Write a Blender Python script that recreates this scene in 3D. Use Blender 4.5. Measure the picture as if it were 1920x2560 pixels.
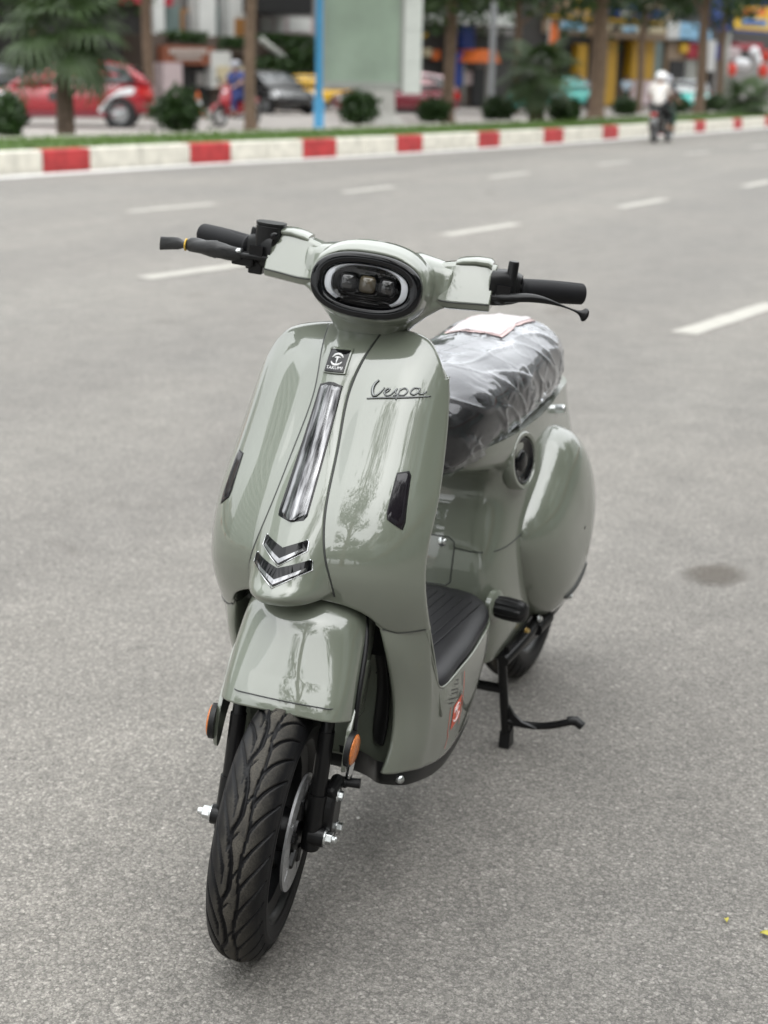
import bpy, bmesh, math, random
import numpy as np
from mathutils import Vector, Matrix
from math import sin, cos, pi, radians

for _o in list(bpy.data.objects):
    bpy.data.objects.remove(_o)
random.seed(7)
RNG = np.random.default_rng(11)
SC = bpy.context.scene
COL = SC.collection

# ------------------------------------------------------------------ camera
CAM_C = np.array([1.80595, 0.96692, 1.30493])
PITCH, YAW, ROLL = 0.285096, 0.406323, 0.018715
def cam_axes():
    c, s = cos(YAW), sin(YAW)
    fwd = np.array([-c, -s, 0.0]); right = np.array([-s, c, 0.0]); up = np.array([0, 0, 1.0])
    f = cos(PITCH) * fwd - sin(PITCH) * up
    u = cos(PITCH) * up + sin(PITCH) * fwd
    r2 = cos(ROLL) * right + sin(ROLL) * u
    u2 = -sin(ROLL) * right + cos(ROLL) * u
    return r2, u2, f
R_, U_, W_ = cam_axes()
cd = bpy.data.cameras.new('camera')
cam = bpy.data.objects.new('camera', cd); COL.objects.link(cam)
cd.sensor_fit = 'VERTICAL'; cd.sensor_height = 36.0; cd.sensor_width = 27.0
cd.lens = 3700.0 / 2560.0 * 36.0
cd.clip_start = 0.05; cd.clip_end = 900.0
cam.matrix_world = Matrix(((R_[0], U_[0], -W_[0], CAM_C[0]), (R_[1], U_[1], -W_[1], CAM_C[1]),
                           (R_[2], U_[2], -W_[2], CAM_C[2]), (0, 0, 0, 1)))
cd.dof.use_dof = True
cd.dof.focus_distance = 2.12
cd.dof.aperture_fstop = 4.4
cd.dof.aperture_blades = 0
SC.camera = cam

# ------------------------------------------------------------------ sky, sun, exposure
CLOUD = 20.0
SUN_EL, SUN_AZ = radians(58), radians(35)      # azimuth measured from +X towards +Y
wd = bpy.data.worlds.new('World'); SC.world = wd; wd.use_nodes = True
nt = wd.node_tree; nt.nodes.clear()
o_ = nt.nodes.new('ShaderNodeOutputWorld'); bg = nt.nodes.new('ShaderNodeBackground')
sky = nt.nodes.new('ShaderNodeTexSky'); sky.sky_type = 'NISHITA'; sky.sun_disc = False
sky.sun_elevation = SUN_EL; sky.sun_rotation = pi / 2 - SUN_AZ
sky.air_density = 1.0; sky.dust_density = 5.0; sky.ozone_density = 1.0; sky.altitude = 0
hs = nt.nodes.new('ShaderNodeHueSaturation'); hs.inputs['Saturation'].default_value = 0.22
nt.links.new(sky.outputs[0], hs.inputs['Color'])
# an even cloud deck over the clear-sky model
_tc = nt.nodes.new('ShaderNodeTexCoord'); _cn = nt.nodes.new('ShaderNodeTexNoise')
_cn.inputs['Scale'].default_value = 2.2; _cn.inputs['Detail'].default_value = 5; _cn.inputs['Distortion'].default_value = 0.5
nt.links.new(_tc.outputs['Generated'], _cn.inputs['Vector'])
_cr = nt.nodes.new('ShaderNodeMapRange'); _cr.inputs['From Min'].default_value = 0.25; _cr.inputs['From Max'].default_value = 0.75
_cr.inputs['To Min'].default_value = CLOUD * 0.82; _cr.inputs['To Max'].default_value = CLOUD * 1.18
nt.links.new(_cn.outputs['Fac'], _cr.inputs['Value'])
# overcast sky after the CIE standard: the horizon has a third of the zenith's brightness
_sx = nt.nodes.new('ShaderNodeSeparateXYZ'); nt.links.new(_tc.outputs['Generated'], _sx.inputs[0])
_el = nt.nodes.new('ShaderNodeMapRange'); _el.inputs['To Min'].default_value = 1/3; _el.inputs['To Max'].default_value = 1.0
nt.links.new(_sx.outputs['Z'], _el.inputs['Value'])
_ml = nt.nodes.new('ShaderNodeMath'); _ml.operation = 'MULTIPLY'; nt.links.new(_cr.outputs[0], _ml.inputs[0]); nt.links.new(_el.outputs[0], _ml.inputs[1])
_cc = nt.nodes.new('ShaderNodeMix'); _cc.data_type = 'RGBA'; _cc.blend_type = 'MULTIPLY'; _cc.inputs['Factor'].default_value = 1.0
_cc.inputs['B'].default_value = (0.965, 0.99, 1.0, 1); nt.links.new(_ml.outputs[0], _cc.inputs['A'])
_mx = nt.nodes.new('ShaderNodeMix'); _mx.data_type = 'RGBA'; _mx.inputs['Factor'].default_value = 0.88
nt.links.new(hs.outputs[0], _mx.inputs['A']); nt.links.new(_cc.outputs['Result'], _mx.inputs['B'])
nt.links.new(_mx.outputs['Result'], bg.inputs[0]); nt.links.new(bg.outputs[0], o_.inputs[0])
bg.inputs[1].default_value = 0.15
sd = bpy.data.lights.new('sun', 'SUN'); sun = bpy.data.objects.new('sun', sd); COL.objects.link(sun)
sd.energy = 1.0; sd.angle = radians(85); sd.color = (1.0, 0.98, 0.95)
_d = Vector((cos(SUN_EL) * cos(SUN_AZ), cos(SUN_EL) * sin(SUN_AZ), sin(SUN_EL)))
sun.rotation_euler = _d.to_track_quat('Z', 'Y').to_euler()
sun.location = (0, 0, 30)
vs = SC.view_settings
vs.view_transform = 'Standard'; vs.look = 'None'; vs.exposure = 0.28; vs.gamma = 1.0
vs.use_curve_mapping = False
SC.display_settings.display_device = 'sRGB'
SC.render.engine = 'CYCLES'
SC.cycles.use_denoising = True
SC.cycles.max_bounces = 8; SC.cycles.transparent_max_bounces = 12
SC.cycles.sample_clamp_indirect = 6.0

# ------------------------------------------------------------------ helpers
def T3(*v): return np.array(v, float)
def cspline(x, y):
    """natural cubic spline y(x); y may be an (n,k) array"""
    x = np.asarray(x, float); y = np.asarray(y, float)
    sh = y.shape[1:]; y2 = y.reshape(len(x), -1)
    n = len(x); h = np.diff(x)
    A = np.eye(n); rhs = np.zeros((n, y2.shape[1]))
    for i in range(1, n - 1):
        A[i, i - 1] = h[i - 1]; A[i, i] = 2 * (h[i - 1] + h[i]); A[i, i + 1] = h[i]
        rhs[i] = 6 * ((y2[i + 1] - y2[i]) / h[i] - (y2[i] - y2[i - 1]) / h[i - 1])
    M = np.linalg.solve(A, rhs)
    def f(t):
        t = np.asarray(t, float); tt = np.clip(t.ravel(), x[0], x[-1])
        i = np.clip(np.searchsorted(x, tt) - 1, 0, n - 2)
        a = ((x[i + 1] - tt) / h[i])[:, None]; b = ((tt - x[i]) / h[i])[:, None]; hh = h[i][:, None]
        v = a * y2[i] + b * y2[i + 1] + ((a ** 3 - a) * M[i] + (b ** 3 - b) * M[i + 1]) * hh ** 2 / 6
        return v.reshape(t.shape + sh)
    return f
def smooth_path(pts, n, closed=False):
    p = np.asarray(pts, float)
    if closed: p = np.vstack([p[-3:], p, p[:3]])
    d = np.r_[0, np.cumsum(np.maximum(np.linalg.norm(np.diff(p, axis=0), axis=1), 1e-6) ** 0.6)]
    f = cspline(d, p)
    if closed: return f(np.linspace(d[3], d[-3], n, endpoint=False))
    return f(np.linspace(d[0], d[-1], n))
def net_surface(net, nu, nv):
    """net: rows x cols x 3 control points -> fine grid (nu rows, nv cols) through them"""
    net = np.asarray(net, float)
    du = np.linalg.norm(np.diff(net, axis=0), axis=2).mean(1) ** 0.7
    u = np.r_[0, np.cumsum(du)]
    g = cspline(u, net)(np.linspace(0, u[-1], nu))
    dv = np.linalg.norm(np.diff(net, axis=1), axis=2).mean(0) ** 0.7
    v = np.r_[0, np.cumsum(dv)]
    return cspline(v, np.swapaxes(g, 0, 1))(np.linspace(0, v[-1], nv)).swapaxes(0, 1)
def grid_vf(g, closed_v=False, closed_u=False):
    nu, nv = g.shape[:2]
    f = []
    for i in range(nu if closed_u else nu - 1):
        for j in range(nv if closed_v else nv - 1):
            i2, j2 = (i + 1) % nu, (j + 1) % nv
            f.append((i * nv + j, i * nv + j2, i2 * nv + j2, i2 * nv + j))
    return g.reshape(-1, 3), f

def mk(name, v, f, mat, parent=None, smooth=True, mw=None, auto=None):
    me = bpy.data.meshes.new(name)
    me.from_pydata([tuple(map(float, p)) for p in v], [], [tuple(map(int, q)) for q in f])
    if smooth: me.polygons.foreach_set('use_smooth', [True] * len(me.polygons))
    me.update()
    ob = bpy.data.objects.new(name, me); COL.objects.link(ob)
    if mat is not None: me.materials.append(mat)
    if parent is not None: ob.parent = parent
    if mw is not None: ob.matrix_local = mw
    if auto: sharp(ob, auto)
    return ob
def sharp(ob, deg):
    me = ob.data; bm = bmesh.new(); bm.from_mesh(me)
    a = radians(deg)
    for e in bm.edges:
        if len(e.link_faces) == 2 and e.calc_face_angle(0) > a: e.smooth = False
    bm.to_mesh(me); bm.free()
def normals_out(ob):
    bm = bmesh.new(); bm.from_mesh(ob.data); bmesh.ops.recalc_face_normals(bm, faces=bm.faces)
    bm.to_mesh(ob.data); bm.free(); return ob
def flip(ob):
    bm = bmesh.new(); bm.from_mesh(ob.data); bmesh.ops.reverse_faces(bm, faces=bm.faces)
    bm.to_mesh(ob.data); bm.free(); return ob
def solid(ob, t, off=-1):
    m = ob.modifiers.new('thick', 'SOLIDIFY'); m.thickness = t; m.offset = off; return ob
def bevel(ob, w, seg=2, ang=30):
    m = ob.modifiers.new('bevel', 'BEVEL'); m.width = w; m.segments = seg; m.limit_method = 'ANGLE'
    m.angle_limit = radians(ang); m.harden_normals = False; return ob
class MB:
    """collects shapes, builds ONE mesh"""
    def __init__(s): s.v = []; s.f = []
    def add(s, v, f):
        n = len(s.v); s.v += [tuple(map(float, p)) for p in v]; s.f += [tuple(int(i) + n for i in q) for q in f]; return s
    def box(s, lo, hi, M=None):
        x0, y0, z0 = lo; x1, y1, z1 = hi
        v = [(x0,y0,z0),(x1,y0,z0),(x1,y1,z0),(x0,y1,z0),(x0,y0,z1),(x1,y0,z1),(x1,y1,z1),(x0,y1,z1)]
        if M is not None: v = [tuple(M @ Vector(p)) for p in v]
        return s.add(v, [(3,2,1,0),(4,5,6,7),(0,1,5,4),(1,2,6,5),(2,3,7,6),(3,0,4,7)])
    def tube(s, pts, rad, n=12, cap=True):
        v, f = tube_vf(pts, rad, n, cap); return s.add(v, f)
    def lathe(s, prof, o, axis, n=32):
        v, f = lathe_vf(prof, o, axis, n); return s.add(v, f)
    def prism(s, poly, d0, d1, fr):
        v, f = prism_vf(poly, d0, d1, fr); return s.add(v, f)
    def build(s, name, mat, parent=None, smooth=False, mw=None, auto=None):
        return mk(name, s.v, s.f, mat, parent, smooth, mw, auto)
def basis(axis, ref=None):
    a = np.asarray(axis, float); a = a / np.linalg.norm(a)
    r = np.array([0, 0, 1.0]) if ref is None else np.asarray(ref, float)
    if abs(a @ r) > 0.95: r = np.array([1.0, 0, 0])
    x = np.cross(r, a); x /= np.linalg.norm(x)
    return x, np.cross(a, x), a
def tube_vf(pts, rad, n=12, cap=True):
    p = np.asarray(pts, float); m = len(p)
    rad = np.full(m, rad, float) if np.isscalar(rad) else np.asarray(rad, float)
    t = np.gradient(p, axis=0); t /= np.linalg.norm(t, axis=1)[:, None] + 1e-12
    x, y, _ = basis(t[0]); v = []
    for i in range(m):
        x = x - t[i] * (x @ t[i]); x /= np.linalg.norm(x); y = np.cross(t[i], x)
        for k in range(n):
            a = 2 * pi * k / n; v.append(p[i] + rad[i] * (cos(a) * x + sin(a) * y))
    f = [(i*n+k, i*n+(k+1) % n, (i+1)*n+(k+1) % n, (i+1)*n+k) for i in range(m-1) for k in range(n)]
    if cap:
        f.append(tuple(range(n))[::-1]); f.append(tuple((m-1)*n + k for k in range(n)))
    return v, f
def lathe_vf(prof, o, axis, n=32):
    """prof: list of (radius, height along axis); ends with radius 0 close themselves"""
    x, y, a = basis(axis); o = np.asarray(o, float); v = []; m = len(prof)
    for r, h in prof:
        for k in range(n):
            t = 2 * pi * k / n; v.append(o + a * h + max(r, 1e-5) * (cos(t) * x + sin(t) * y))
    f = [(i*n+k, i*n+(k+1) % n, (i+1)*n+(k+1) % n, (i+1)*n+k) for i in range(m-1) for k in range(n)]
    return v, f
def prism_vf(poly, d0, d1, fr):
    """poly 2D in frame fr=(origin, ex, ey, ez); extruded from d0 to d1 along ez"""
    o, ex, ey, ez = [np.asarray(q, float) for q in fr]; n = len(poly)
    v = [o + ex*a + ey*b + ez*d0 for a, b in poly] + [o + ex*a + ey*b + ez*d1 for a, b in poly]
    f = [tuple(range(n))[::-1], tuple(range(n, 2*n))] + [(i, (i+1) % n, n+(i+1) % n, n+i) for i in range(n)]
    return v, f
def superell(a, b, n, k, ph=0):
    t = np.linspace(0, 2*pi, k, endpoint=False) + ph
    c, s = np.cos(t), np.sin(t)
    return np.stack([a*np.sign(c)*np.abs(c)**(2/n), b*np.sign(s)*np.abs(s)**(2/n)], 1)
def loft_closed(secs, cap=True):
    g = np.asarray(secs, float); v, f = grid_vf(g, closed_v=True); nu, nv = g.shape[:2]
    if cap: f = f + [tuple(range(nv))[::-1], tuple((nu-1)*nv + k for k in range(nv))]
    return v, f
def empty(name, loc=(0, 0, 0), rz=0.0):
    o = bpy.data.objects.new(name, None); COL.objects.link(o); o.location = loc; o.rotation_euler = (0, 0, rz)
    o.empty_display_size = 0.2; return o
def tag(o, label=None, cat=None, group=None, kind=None):
    if label: o['label'] = label
    if cat: o['category'] = cat
    if group: o['group'] = group
    if kind: o['kind'] = kind
    return o
def copy_tree(o, parent=None):
    c = o.copy(); COL.objects.link(c)
    if parent is not None: c.parent = parent
    for ch in [x for x in bpy.data.objects if x.parent == o]: copy_tree(ch, c)
    return c
def ground_px(u, v, z=0.0):
    d = W_ + R_*(u-960)/3700 - U_*(v-1280)/3700
    return CAM_C + d * ((z - CAM_C[2]) / d[2])

# ------------------------------------------------------------------ materials
def newmat(name):
    m = bpy.data.materials.new(name); m.use_nodes = True
    return m, m.node_tree, m.node_tree.nodes['Principled BSDF']
def pmat(name, col, rough=0.5, metal=0.0, coat=0.0, ior=1.5, spec=0.5, var=0.06, vscale=8.0, bump=0.0, bscale=200.0, rvar=0.0, emis=None, alpha=None):
    m, t, b = newmat(name)
    b.inputs['Base Color'].default_value = (*col, 1); b.inputs['Roughness'].default_value = rough
    b.inputs['Metallic'].default_value = metal; b.inputs['IOR'].default_value = ior
    b.inputs['Specular IOR Level'].default_value = spec
    b.inputs['Coat Weight'].default_value = coat; b.inputs['Coat Roughness'].default_value = 0.03
    tc = t.nodes.new('ShaderNodeTexCoord')
    if var > 0 or rvar > 0:
        n = t.nodes.new('ShaderNodeTexNoise'); n.inputs['Scale'].default_value = vscale; n.inputs['Detail'].default_value = 5
        t.links.new(tc.outputs['Object'], n.inputs['Vector'])
    if var > 0:
        mx = t.nodes.new('ShaderNodeMix'); mx.data_type = 'RGBA'
        mx.inputs['A'].default_value = (*[c*(1-var*2.2) for c in col], 1); mx.inputs['B'].default_value = (*[min(1, c*(1+var*2.2)) for c in col], 1)
        t.links.new(n.outputs['Fac'], mx.inputs['Factor']); t.links.new(mx.outputs['Result'], b.inputs['Base Color'])
    if rvar > 0:
        mr = t.nodes.new('ShaderNodeMapRange'); mr.inputs['To Min'].default_value = max(0, rough-rvar); mr.inputs['To Max'].default_value = rough+rvar
        t.links.new(n.outputs['Fac'], mr.inputs['Value']); t.links.new(mr.outputs['Result'], b.inputs['Roughness'])
    if bump > 0:
        n2 = t.nodes.new('ShaderNodeTexNoise'); n2.inputs['Scale'].default_value = bscale; n2.inputs['Detail'].default_value = 3
        t.links.new(tc.outputs['Object'], n2.inputs['Vector'])
        bp = t.nodes.new('ShaderNodeBump'); bp.inputs['Strength'].default_value = bump; bp.inputs['Distance'].default_value = 0.002
        t.links.new(n2.outputs['Fac'], bp.inputs['Height']); t.links.new(bp.outputs['Normal'], b.inputs['Normal'])
    if emis:
        b.inputs['Emission Color'].default_value = (*emis[:3], 1); b.inputs['Emission Strength'].default_value = emis[3]
    return m
M = {}
M['paint'] = pmat('sage_paint', (0.147, 0.163, 0.128), 0.35, 0.0, 1.0, 1.5, 0.4, 0.015, 3.0)
M['paint'].node_tree.nodes['Principled BSDF'].inputs['Coat IOR'].default_value = 1.9
M['black'] = pmat('black_plastic', (0.009, 0.009, 0.0095), 0.38, spec=0.3, var=0.1, vscale=30, bump=0.06, bscale=900)
M['blackmetal'] = pmat('black_metal', (0.007, 0.007, 0.0075), 0.30, 0.0, 0.0, spec=0.3, var=0.1, vscale=25)
M['gloss'] = pmat('piano_black', (0.004, 0.004, 0.005), 0.02, 0, 0.0, spec=0.42, var=0)
M['grip'] = pmat('grip_rubber', (0.011, 0.011, 0.0125), 0.55, spec=0.2, var=0.1, vscale=60, bump=0.15, bscale=1500)
M['mat'] = pmat('mat_rubber', (0.014, 0.0135, 0.016), 0.42, spec=0.35, var=0.12, vscale=14, bump=0.08, bscale=1200, rvar=0.06)
M['steel'] = pmat('zinc_steel', (0.62, 0.64, 0.64), 0.28, 1.0, var=0.1, vscale=60)
M['disc'] = pmat('disc_steel', (0.46, 0.46, 0.47), 0.34, 0.65, var=0.12, vscale=80)
M['chrome'] = pmat('chrome', (0.75, 0.76, 0.77), 0.08, 1.0, var=0.0)
M['smoke'] = pmat('smoke_lens', (0.012, 0.010, 0.013), 0.07, 0, 0.0, var=0.2, vscale=50)
M['amber'] = pmat('amber_reflector', (0.62, 0.17, 0.02), 0.2, 0, 0.6, var=0.25, vscale=250, bump=0.5, bscale=500)
M['white'] = pmat('white_print', (0.78, 0.78, 0.78), 0.4, var=0.0)
M['red'] = pmat('red_print', (0.80, 0.10, 0.045), 0.35, var=0.0)
M['dark'] = pmat('dark_print', (0.03, 0.032, 0.03), 0.4, var=0.0)
M['silver'] = pmat('silver_print', (0.16, 0.165, 0.165), 0.18, 0.9, var=0.0)
M['brass'] = pmat('brass', (0.45, 0.33, 0.14), 0.4, 0.9, var=0.15, vscale=40)
M['seat'] = pmat('seat_vinyl', (0.018, 0.016, 0.019), 0.5, var=0.1, vscale=20, bump=0.12, bscale=700)
M['drl'] = pmat('light_guide', (0.85, 0.87, 0.92), 0.25, var=0.0)
M['yellowband'] = pmat('rubber_band', (0.65, 0.42, 0.06), 0.5, var=0.05)
def rubber():
    m, t, b = newmat('tyre_rubber')
    tc = t.nodes.new('ShaderNodeTexCoord'); at = t.nodes.new('ShaderNodeAttribute'); at.attribute_name = 'tread'
    n = t.nodes.new('ShaderNodeTexNoise'); n.inputs['Scale'].default_value = 22; n.inputs['Detail'].default_value = 8; n.inputs['Roughness'].default_value = 0.7
    n2 = t.nodes.new('ShaderNodeTexNoise'); n2.inputs['Scale'].default_value = 420; n2.inputs['Detail'].default_value = 3
    for q in (n, n2): t.links.new(tc.outputs['Object'], q.inputs['Vector'])
    a1 = t.nodes.new('ShaderNodeMath'); a1.operation = 'MULTIPLY'; t.links.new(n.outputs['Fac'], a1.inputs[0]); t.links.new(at.outputs['Fac'], a1.inputs[1])
    a2 = t.nodes.new('ShaderNodeMapRange'); a2.inputs['From Min'].default_value = 0.18; a2.inputs['From Max'].default_value = 0.62
    t.links.new(a1.outputs[0], a2.inputs['Value'])
    a3 = t.nodes.new('ShaderNodeMath'); a3.operation = 'MULTIPLY'; t.links.new(a2.outputs[0], a3.inputs[0]); 
    mr = t.nodes.new('ShaderNodeMapRange'); mr.inputs['From Min'].default_value = 0.3; mr.inputs['From Max'].default_value = 0.62; mr.inputs['To Min'].default_value = 0.45
    t.links.new(n2.outputs['Fac'], mr.inputs['Value']); t.links.new(mr.outputs[0], a3.inputs[1])
    mx = t.nodes.new('ShaderNodeMix'); mx.data_type = 'RGBA'
    mx.inputs['A'].default_value = (0.007, 0.007, 0.008, 1); b.inputs['Specular IOR Level'].default_value = 0.2; mx.inputs['B'].default_value = (0.088, 0.080, 0.067, 1)
    t.links.new(a3.outputs[0], mx.inputs['Factor']); t.links.new(mx.outputs['Result'], b.inputs['Base Color'])
    r = t.nodes.new('ShaderNodeMapRange'); r.inputs['To Min'].default_value = 0.45; r.inputs['To Max'].default_value = 0.85
    t.links.new(a3.outputs[0], r.inputs['Value']); t.links.new(r.outputs[0], b.inputs['Roughness'])
    bp = t.nodes.new('ShaderNodeBump'); bp.inputs['Strength'].default_value = 0.15; bp.inputs['Distance'].default_value = 0.001
    t.links.new(n2.outputs['Fac'], bp.inputs['Height']); t.links.new(bp.outputs['Normal'], b.inputs['Normal'])
    return m
M['tyre'] = rubber()
def asphalt():
    m, t, b = newmat('asphalt')
    tc = t.nodes.new('ShaderNodeTexCoord')
    def noise(sc, det=4, rough=0.5, dist=0):
        n = t.nodes.new('ShaderNodeTexNoise'); n.inputs['Scale'].default_value = sc; n.inputs['Detail'].default_value = det
        n.inputs['Roughness'].default_value = rough; n.inputs['Distortion'].default_value = dist
        t.links.new(tc.outputs['Object'], n.inputs['Vector']); return n
    def ramp(src, pts):
        r = t.nodes.new('ShaderNodeValToRGB'); e = r.color_ramp.elements
        while len(e) < len(pts): e.new(0.5)
        for q, (p, c) in zip(e, pts): q.position = p; q.color = (*c, 1) if len(c) == 3 else c
        t.links.new(src, r.inputs[0]); return r
    def mix(a, bb, fac, mode='MIX'):
        x = t.nodes.new('ShaderNodeMix'); x.data_type = 'RGBA'; x.blend_type = mode
        for s, q in (('A', a), ('B', bb)):
            if isinstance(q, tuple): x.inputs[s].default_value = (*q, 1)
            else: t.links.new(q, x.inputs[s])
        if isinstance(fac, (int, float)): x.inputs['Factor'].default_value = fac
        else: t.links.new(fac, x.inputs['Factor'])
        return x.outputs['Result']
    vo = t.nodes.new('ShaderNodeTexVoronoi'); vo.inputs['Scale'].default_value = 160; t.links.new(tc.outputs['Object'], vo.inputs['Vector'])
    vo2 = t.nodes.new('ShaderNodeTexVoronoi'); vo2.inputs['Scale'].default_value = 360; t.links.new(tc.outputs['Object'], vo2.inputs['Vector'])
    big = noise(0.35, 5, 0.6); mid = noise(5, 6, 0.65); fine = noise(330, 3, 0.6)
    stone = ramp(vo.outputs['Color'], [(0.0, (0.085, 0.081, 0.076)), (0.45, (0.175, 0.167, 0.156)), (0.8, (0.28, 0.268, 0.25)), (1.0, (0.50, 0.48, 0.455))])
    stone2 = ramp(vo2.outputs['Color'], [(0.0, (0.085, 0.081, 0.076)), (0.55, (0.18, 0.172, 0.161)), (1.0, (0.42, 0.40, 0.38))])
    c = mix(stone.outputs[0], stone2.outputs[0], 0.5)
    gap = ramp(vo.outputs['Distance'], [(0.35, (1, 1, 1)), (0.75, (0.55, 0.55, 0.55))])
    c = mix(c, gap.outputs[0], 0.6, 'MULTIPLY')
    fr = ramp(fine.outputs['Fac'], [(0.3, (0.62, 0.62, 0.62)), (0.7, (1.35, 1.35, 1.35))])
    c = mix(c, fr.outputs[0], 0.8, 'MULTIPLY')
    mr = ramp(mid.outputs['Fac'], [(0.3, (0.86, 0.86, 0.86)), (0.7, (1.12, 1.12, 1.12))])
    c = mix(c, mr.outputs[0], 1.0, 'MULTIPLY')
    br = ramp(big.outputs['Fac'], [(0.35, (0.92, 0.925, 0.93)), (0.65, (1.06, 1.05, 1.04))])
    c = mix(c, br.outputs[0], 1.0, 'MULTIPLY')
    # long faint bands worn along the driving direction
    mpb = t.nodes.new('ShaderNodeMapping'); mpb.inputs['Rotation'].default_value = (0, 0, 0.15); mpb.inputs['Scale'].default_value = (0.05, 0.9, 1)
    t.links.new(tc.outputs['Object'], mpb.inputs[0]); nb = t.nodes.new('ShaderNodeTexNoise'); nb.inputs['Scale'].default_value = 1.0; nb.inputs['Detail'].default_value = 4
    t.links.new(mpb.outputs[0], nb.inputs['Vector']); rb_ = ramp(nb.outputs['Fac'], [(0.35, (0.90, 0.90, 0.905)), (0.65, (1.08, 1.08, 1.075))])
    c = mix(c, rb_.outputs[0], 1.0, 'MULTIPLY')
    # dark drips and small stains with a shape of their own
    st = noise(1.7, 3, 0.5, 0.4); sr = ramp(st.outputs['Fac'], [(0.69, (1, 1, 1)), (0.76, (0.72, 0.70, 0.68))])
    c = mix(c, sr.outputs[0], 1.0, 'MULTIPLY')
    c = mix(c, (1.018, 1.0, 0.968), 1.0, 'MULTIPLY')
    t.links.new(c, b.inputs['Base Color']); b.inputs['Roughness'].default_value = 0.78
    ad = t.nodes.new('ShaderNodeMath'); ad.operation = 'SUBTRACT'; t.links.new(fine.outputs['Fac'], ad.inputs[0]); t.links.new(vo.outputs['Distance'], ad.inputs[1])
    bp = t.nodes.new('ShaderNodeBump'); bp.inputs['Strength'].default_value = 0.55; bp.inputs['Distance'].default_value = 0.004
    t.links.new(ad.outputs[0], bp.inputs['Height']); t.links.new(bp.outputs['Normal'], b.inputs['Normal'])
    return m
M['asphalt'] = asphalt()
M['roadpaint'] = pmat('worn_road_paint', (0.36, 0.345, 0.31), 0.7, var=0.12, vscale=9, bump=0.3, bscale=150)
# ------------------------------------------------------------------ road
def sheet(name, poly, z, mat, parent=None):
    return mk(name, [(p[0], p[1], z) for p in poly], [tuple(range(len(poly)))], mat, parent, False)
road = sheet('road', [(140, -260), (140, 260), (-420, 260), (-420, -260)], 0.0, M['asphalt']); tag(road, kind='structure')
# ------------------------------------------------------------------ scooter surfaces (metres; X forward, Y to the scooter's left, Z up)
ap_W = cspline([.40, .48, .55, .60, .69, .73, .80, .855, .895, .93], [.178, .180, .182, .181, .181, .177, .168, .158, .146, .130])
ap_Xs = cspline([.40, .48, .52, .56, .60, .65, .69, .73, .80, .855, .90, .93], [-.235, -.197, -.178, -.166, -.168, -.188, -.213, -.238, -.277, -.302, -.322, -.335])
ap_Xc = cspline([.48, .50, .53, .56, .585, .61, .64, .671, .757, .849, .885, .908, .93], [-.118, -.106, -.090, -.078, -.071, -.072, -.085, -.104, -.170, -.234, -.261, -.286, -.322])
tie_Xc = cspline([.555, .563, .581, .61, .671, .757, .849, .885, .905, .92, .93], [-.026, -.018, -.029, -.049, -.094, -.160, -.224, -.251, -.272, -.296, -.316])
tie_h = cspline([.55, .58, .62, .68, .76, .80, .84, .88, .93], [.070, .067, .057, .043, .034, .029, .027, .033, .047])
P_AP = 3.1
def ap_X(y, z):
    y = np.asarray(y, float); z = np.asarray(z, float)
    xc, xs, w = ap_Xc(z), ap_Xs(z), ap_W(z)
    t = np.abs(y) / w
    # shallow flutes beside the centre panel, rounded cheeks outside
    # each wing of the shield bellies out a little over its height
    belly = 0.009 * np.sin(np.pi * np.clip((z - 0.60) / 0.30, 0, 1)) * np.minimum(1, (t / 0.35) ** 2) * (1 - np.clip(t, 0, 1) ** 8)
    return xc + belly + (xs - xc) * (0.50 * t ** 1.35 + 0.50 * t ** 5.5)
def tie_X(y, z):
    y = np.asarray(y, float); z = np.asarray(z, float)
    h = tie_h(z); t = np.clip(np.abs(y) / h, 0, 1)
    xe = ap_X(np.sign(y) * h, z) + 0.0035
    xc = tie_Xc(z)
    return xe + (xc - xe) * (1 - t ** 2.4)
# ------------------------------------------------------------------ scooter
DE, RAKE, AXG, RW = radians(14.53), radians(27.4), 0.08, 0.204
STEER = Matrix.Translation((AXG, 0, 0)) @ Matrix.Rotation(DE, 4, Vector((-sin(RAKE), 0, cos(RAKE)))) @ Matrix.Translation((-AXG, 0, 0))
scooter = empty('scooter')
tag(scooter, 'sage green retro electric scooter parked on its centre stand on the asphalt', 'scooter')
S = scooter
PA = M['paint']
M['lightbar'] = pmat('smoked_chrome', (0.055, 0.055, 0.06), 0.13, 0.7, 0.3, var=0.3, vscale=40)
M['bladechrome'] = pmat('smoked_blade', (0.30, 0.30, 0.31), 0.12, 0.95, 0.0, var=0.35, vscale=90)
def bar_mat():  # silver and black streaks in the colour stand in for sky reflections
    m, t, b = newmat('light_bar_reflection_streaks'); tc = t.nodes.new('ShaderNodeTexCoord'); mp = t.nodes.new('ShaderNodeMapping'); mp.inputs['Scale'].default_value = (30, 160, 7)
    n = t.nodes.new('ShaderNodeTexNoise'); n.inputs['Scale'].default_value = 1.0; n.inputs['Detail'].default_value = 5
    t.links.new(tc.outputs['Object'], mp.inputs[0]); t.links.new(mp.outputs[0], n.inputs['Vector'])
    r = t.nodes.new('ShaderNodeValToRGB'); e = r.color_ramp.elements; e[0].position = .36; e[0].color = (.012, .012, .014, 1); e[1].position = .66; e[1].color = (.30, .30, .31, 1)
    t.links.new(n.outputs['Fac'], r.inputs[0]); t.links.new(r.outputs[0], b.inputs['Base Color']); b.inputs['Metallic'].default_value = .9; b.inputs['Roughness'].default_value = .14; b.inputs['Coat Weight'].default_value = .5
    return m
M['bar_streaks'] = bar_mat()

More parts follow.
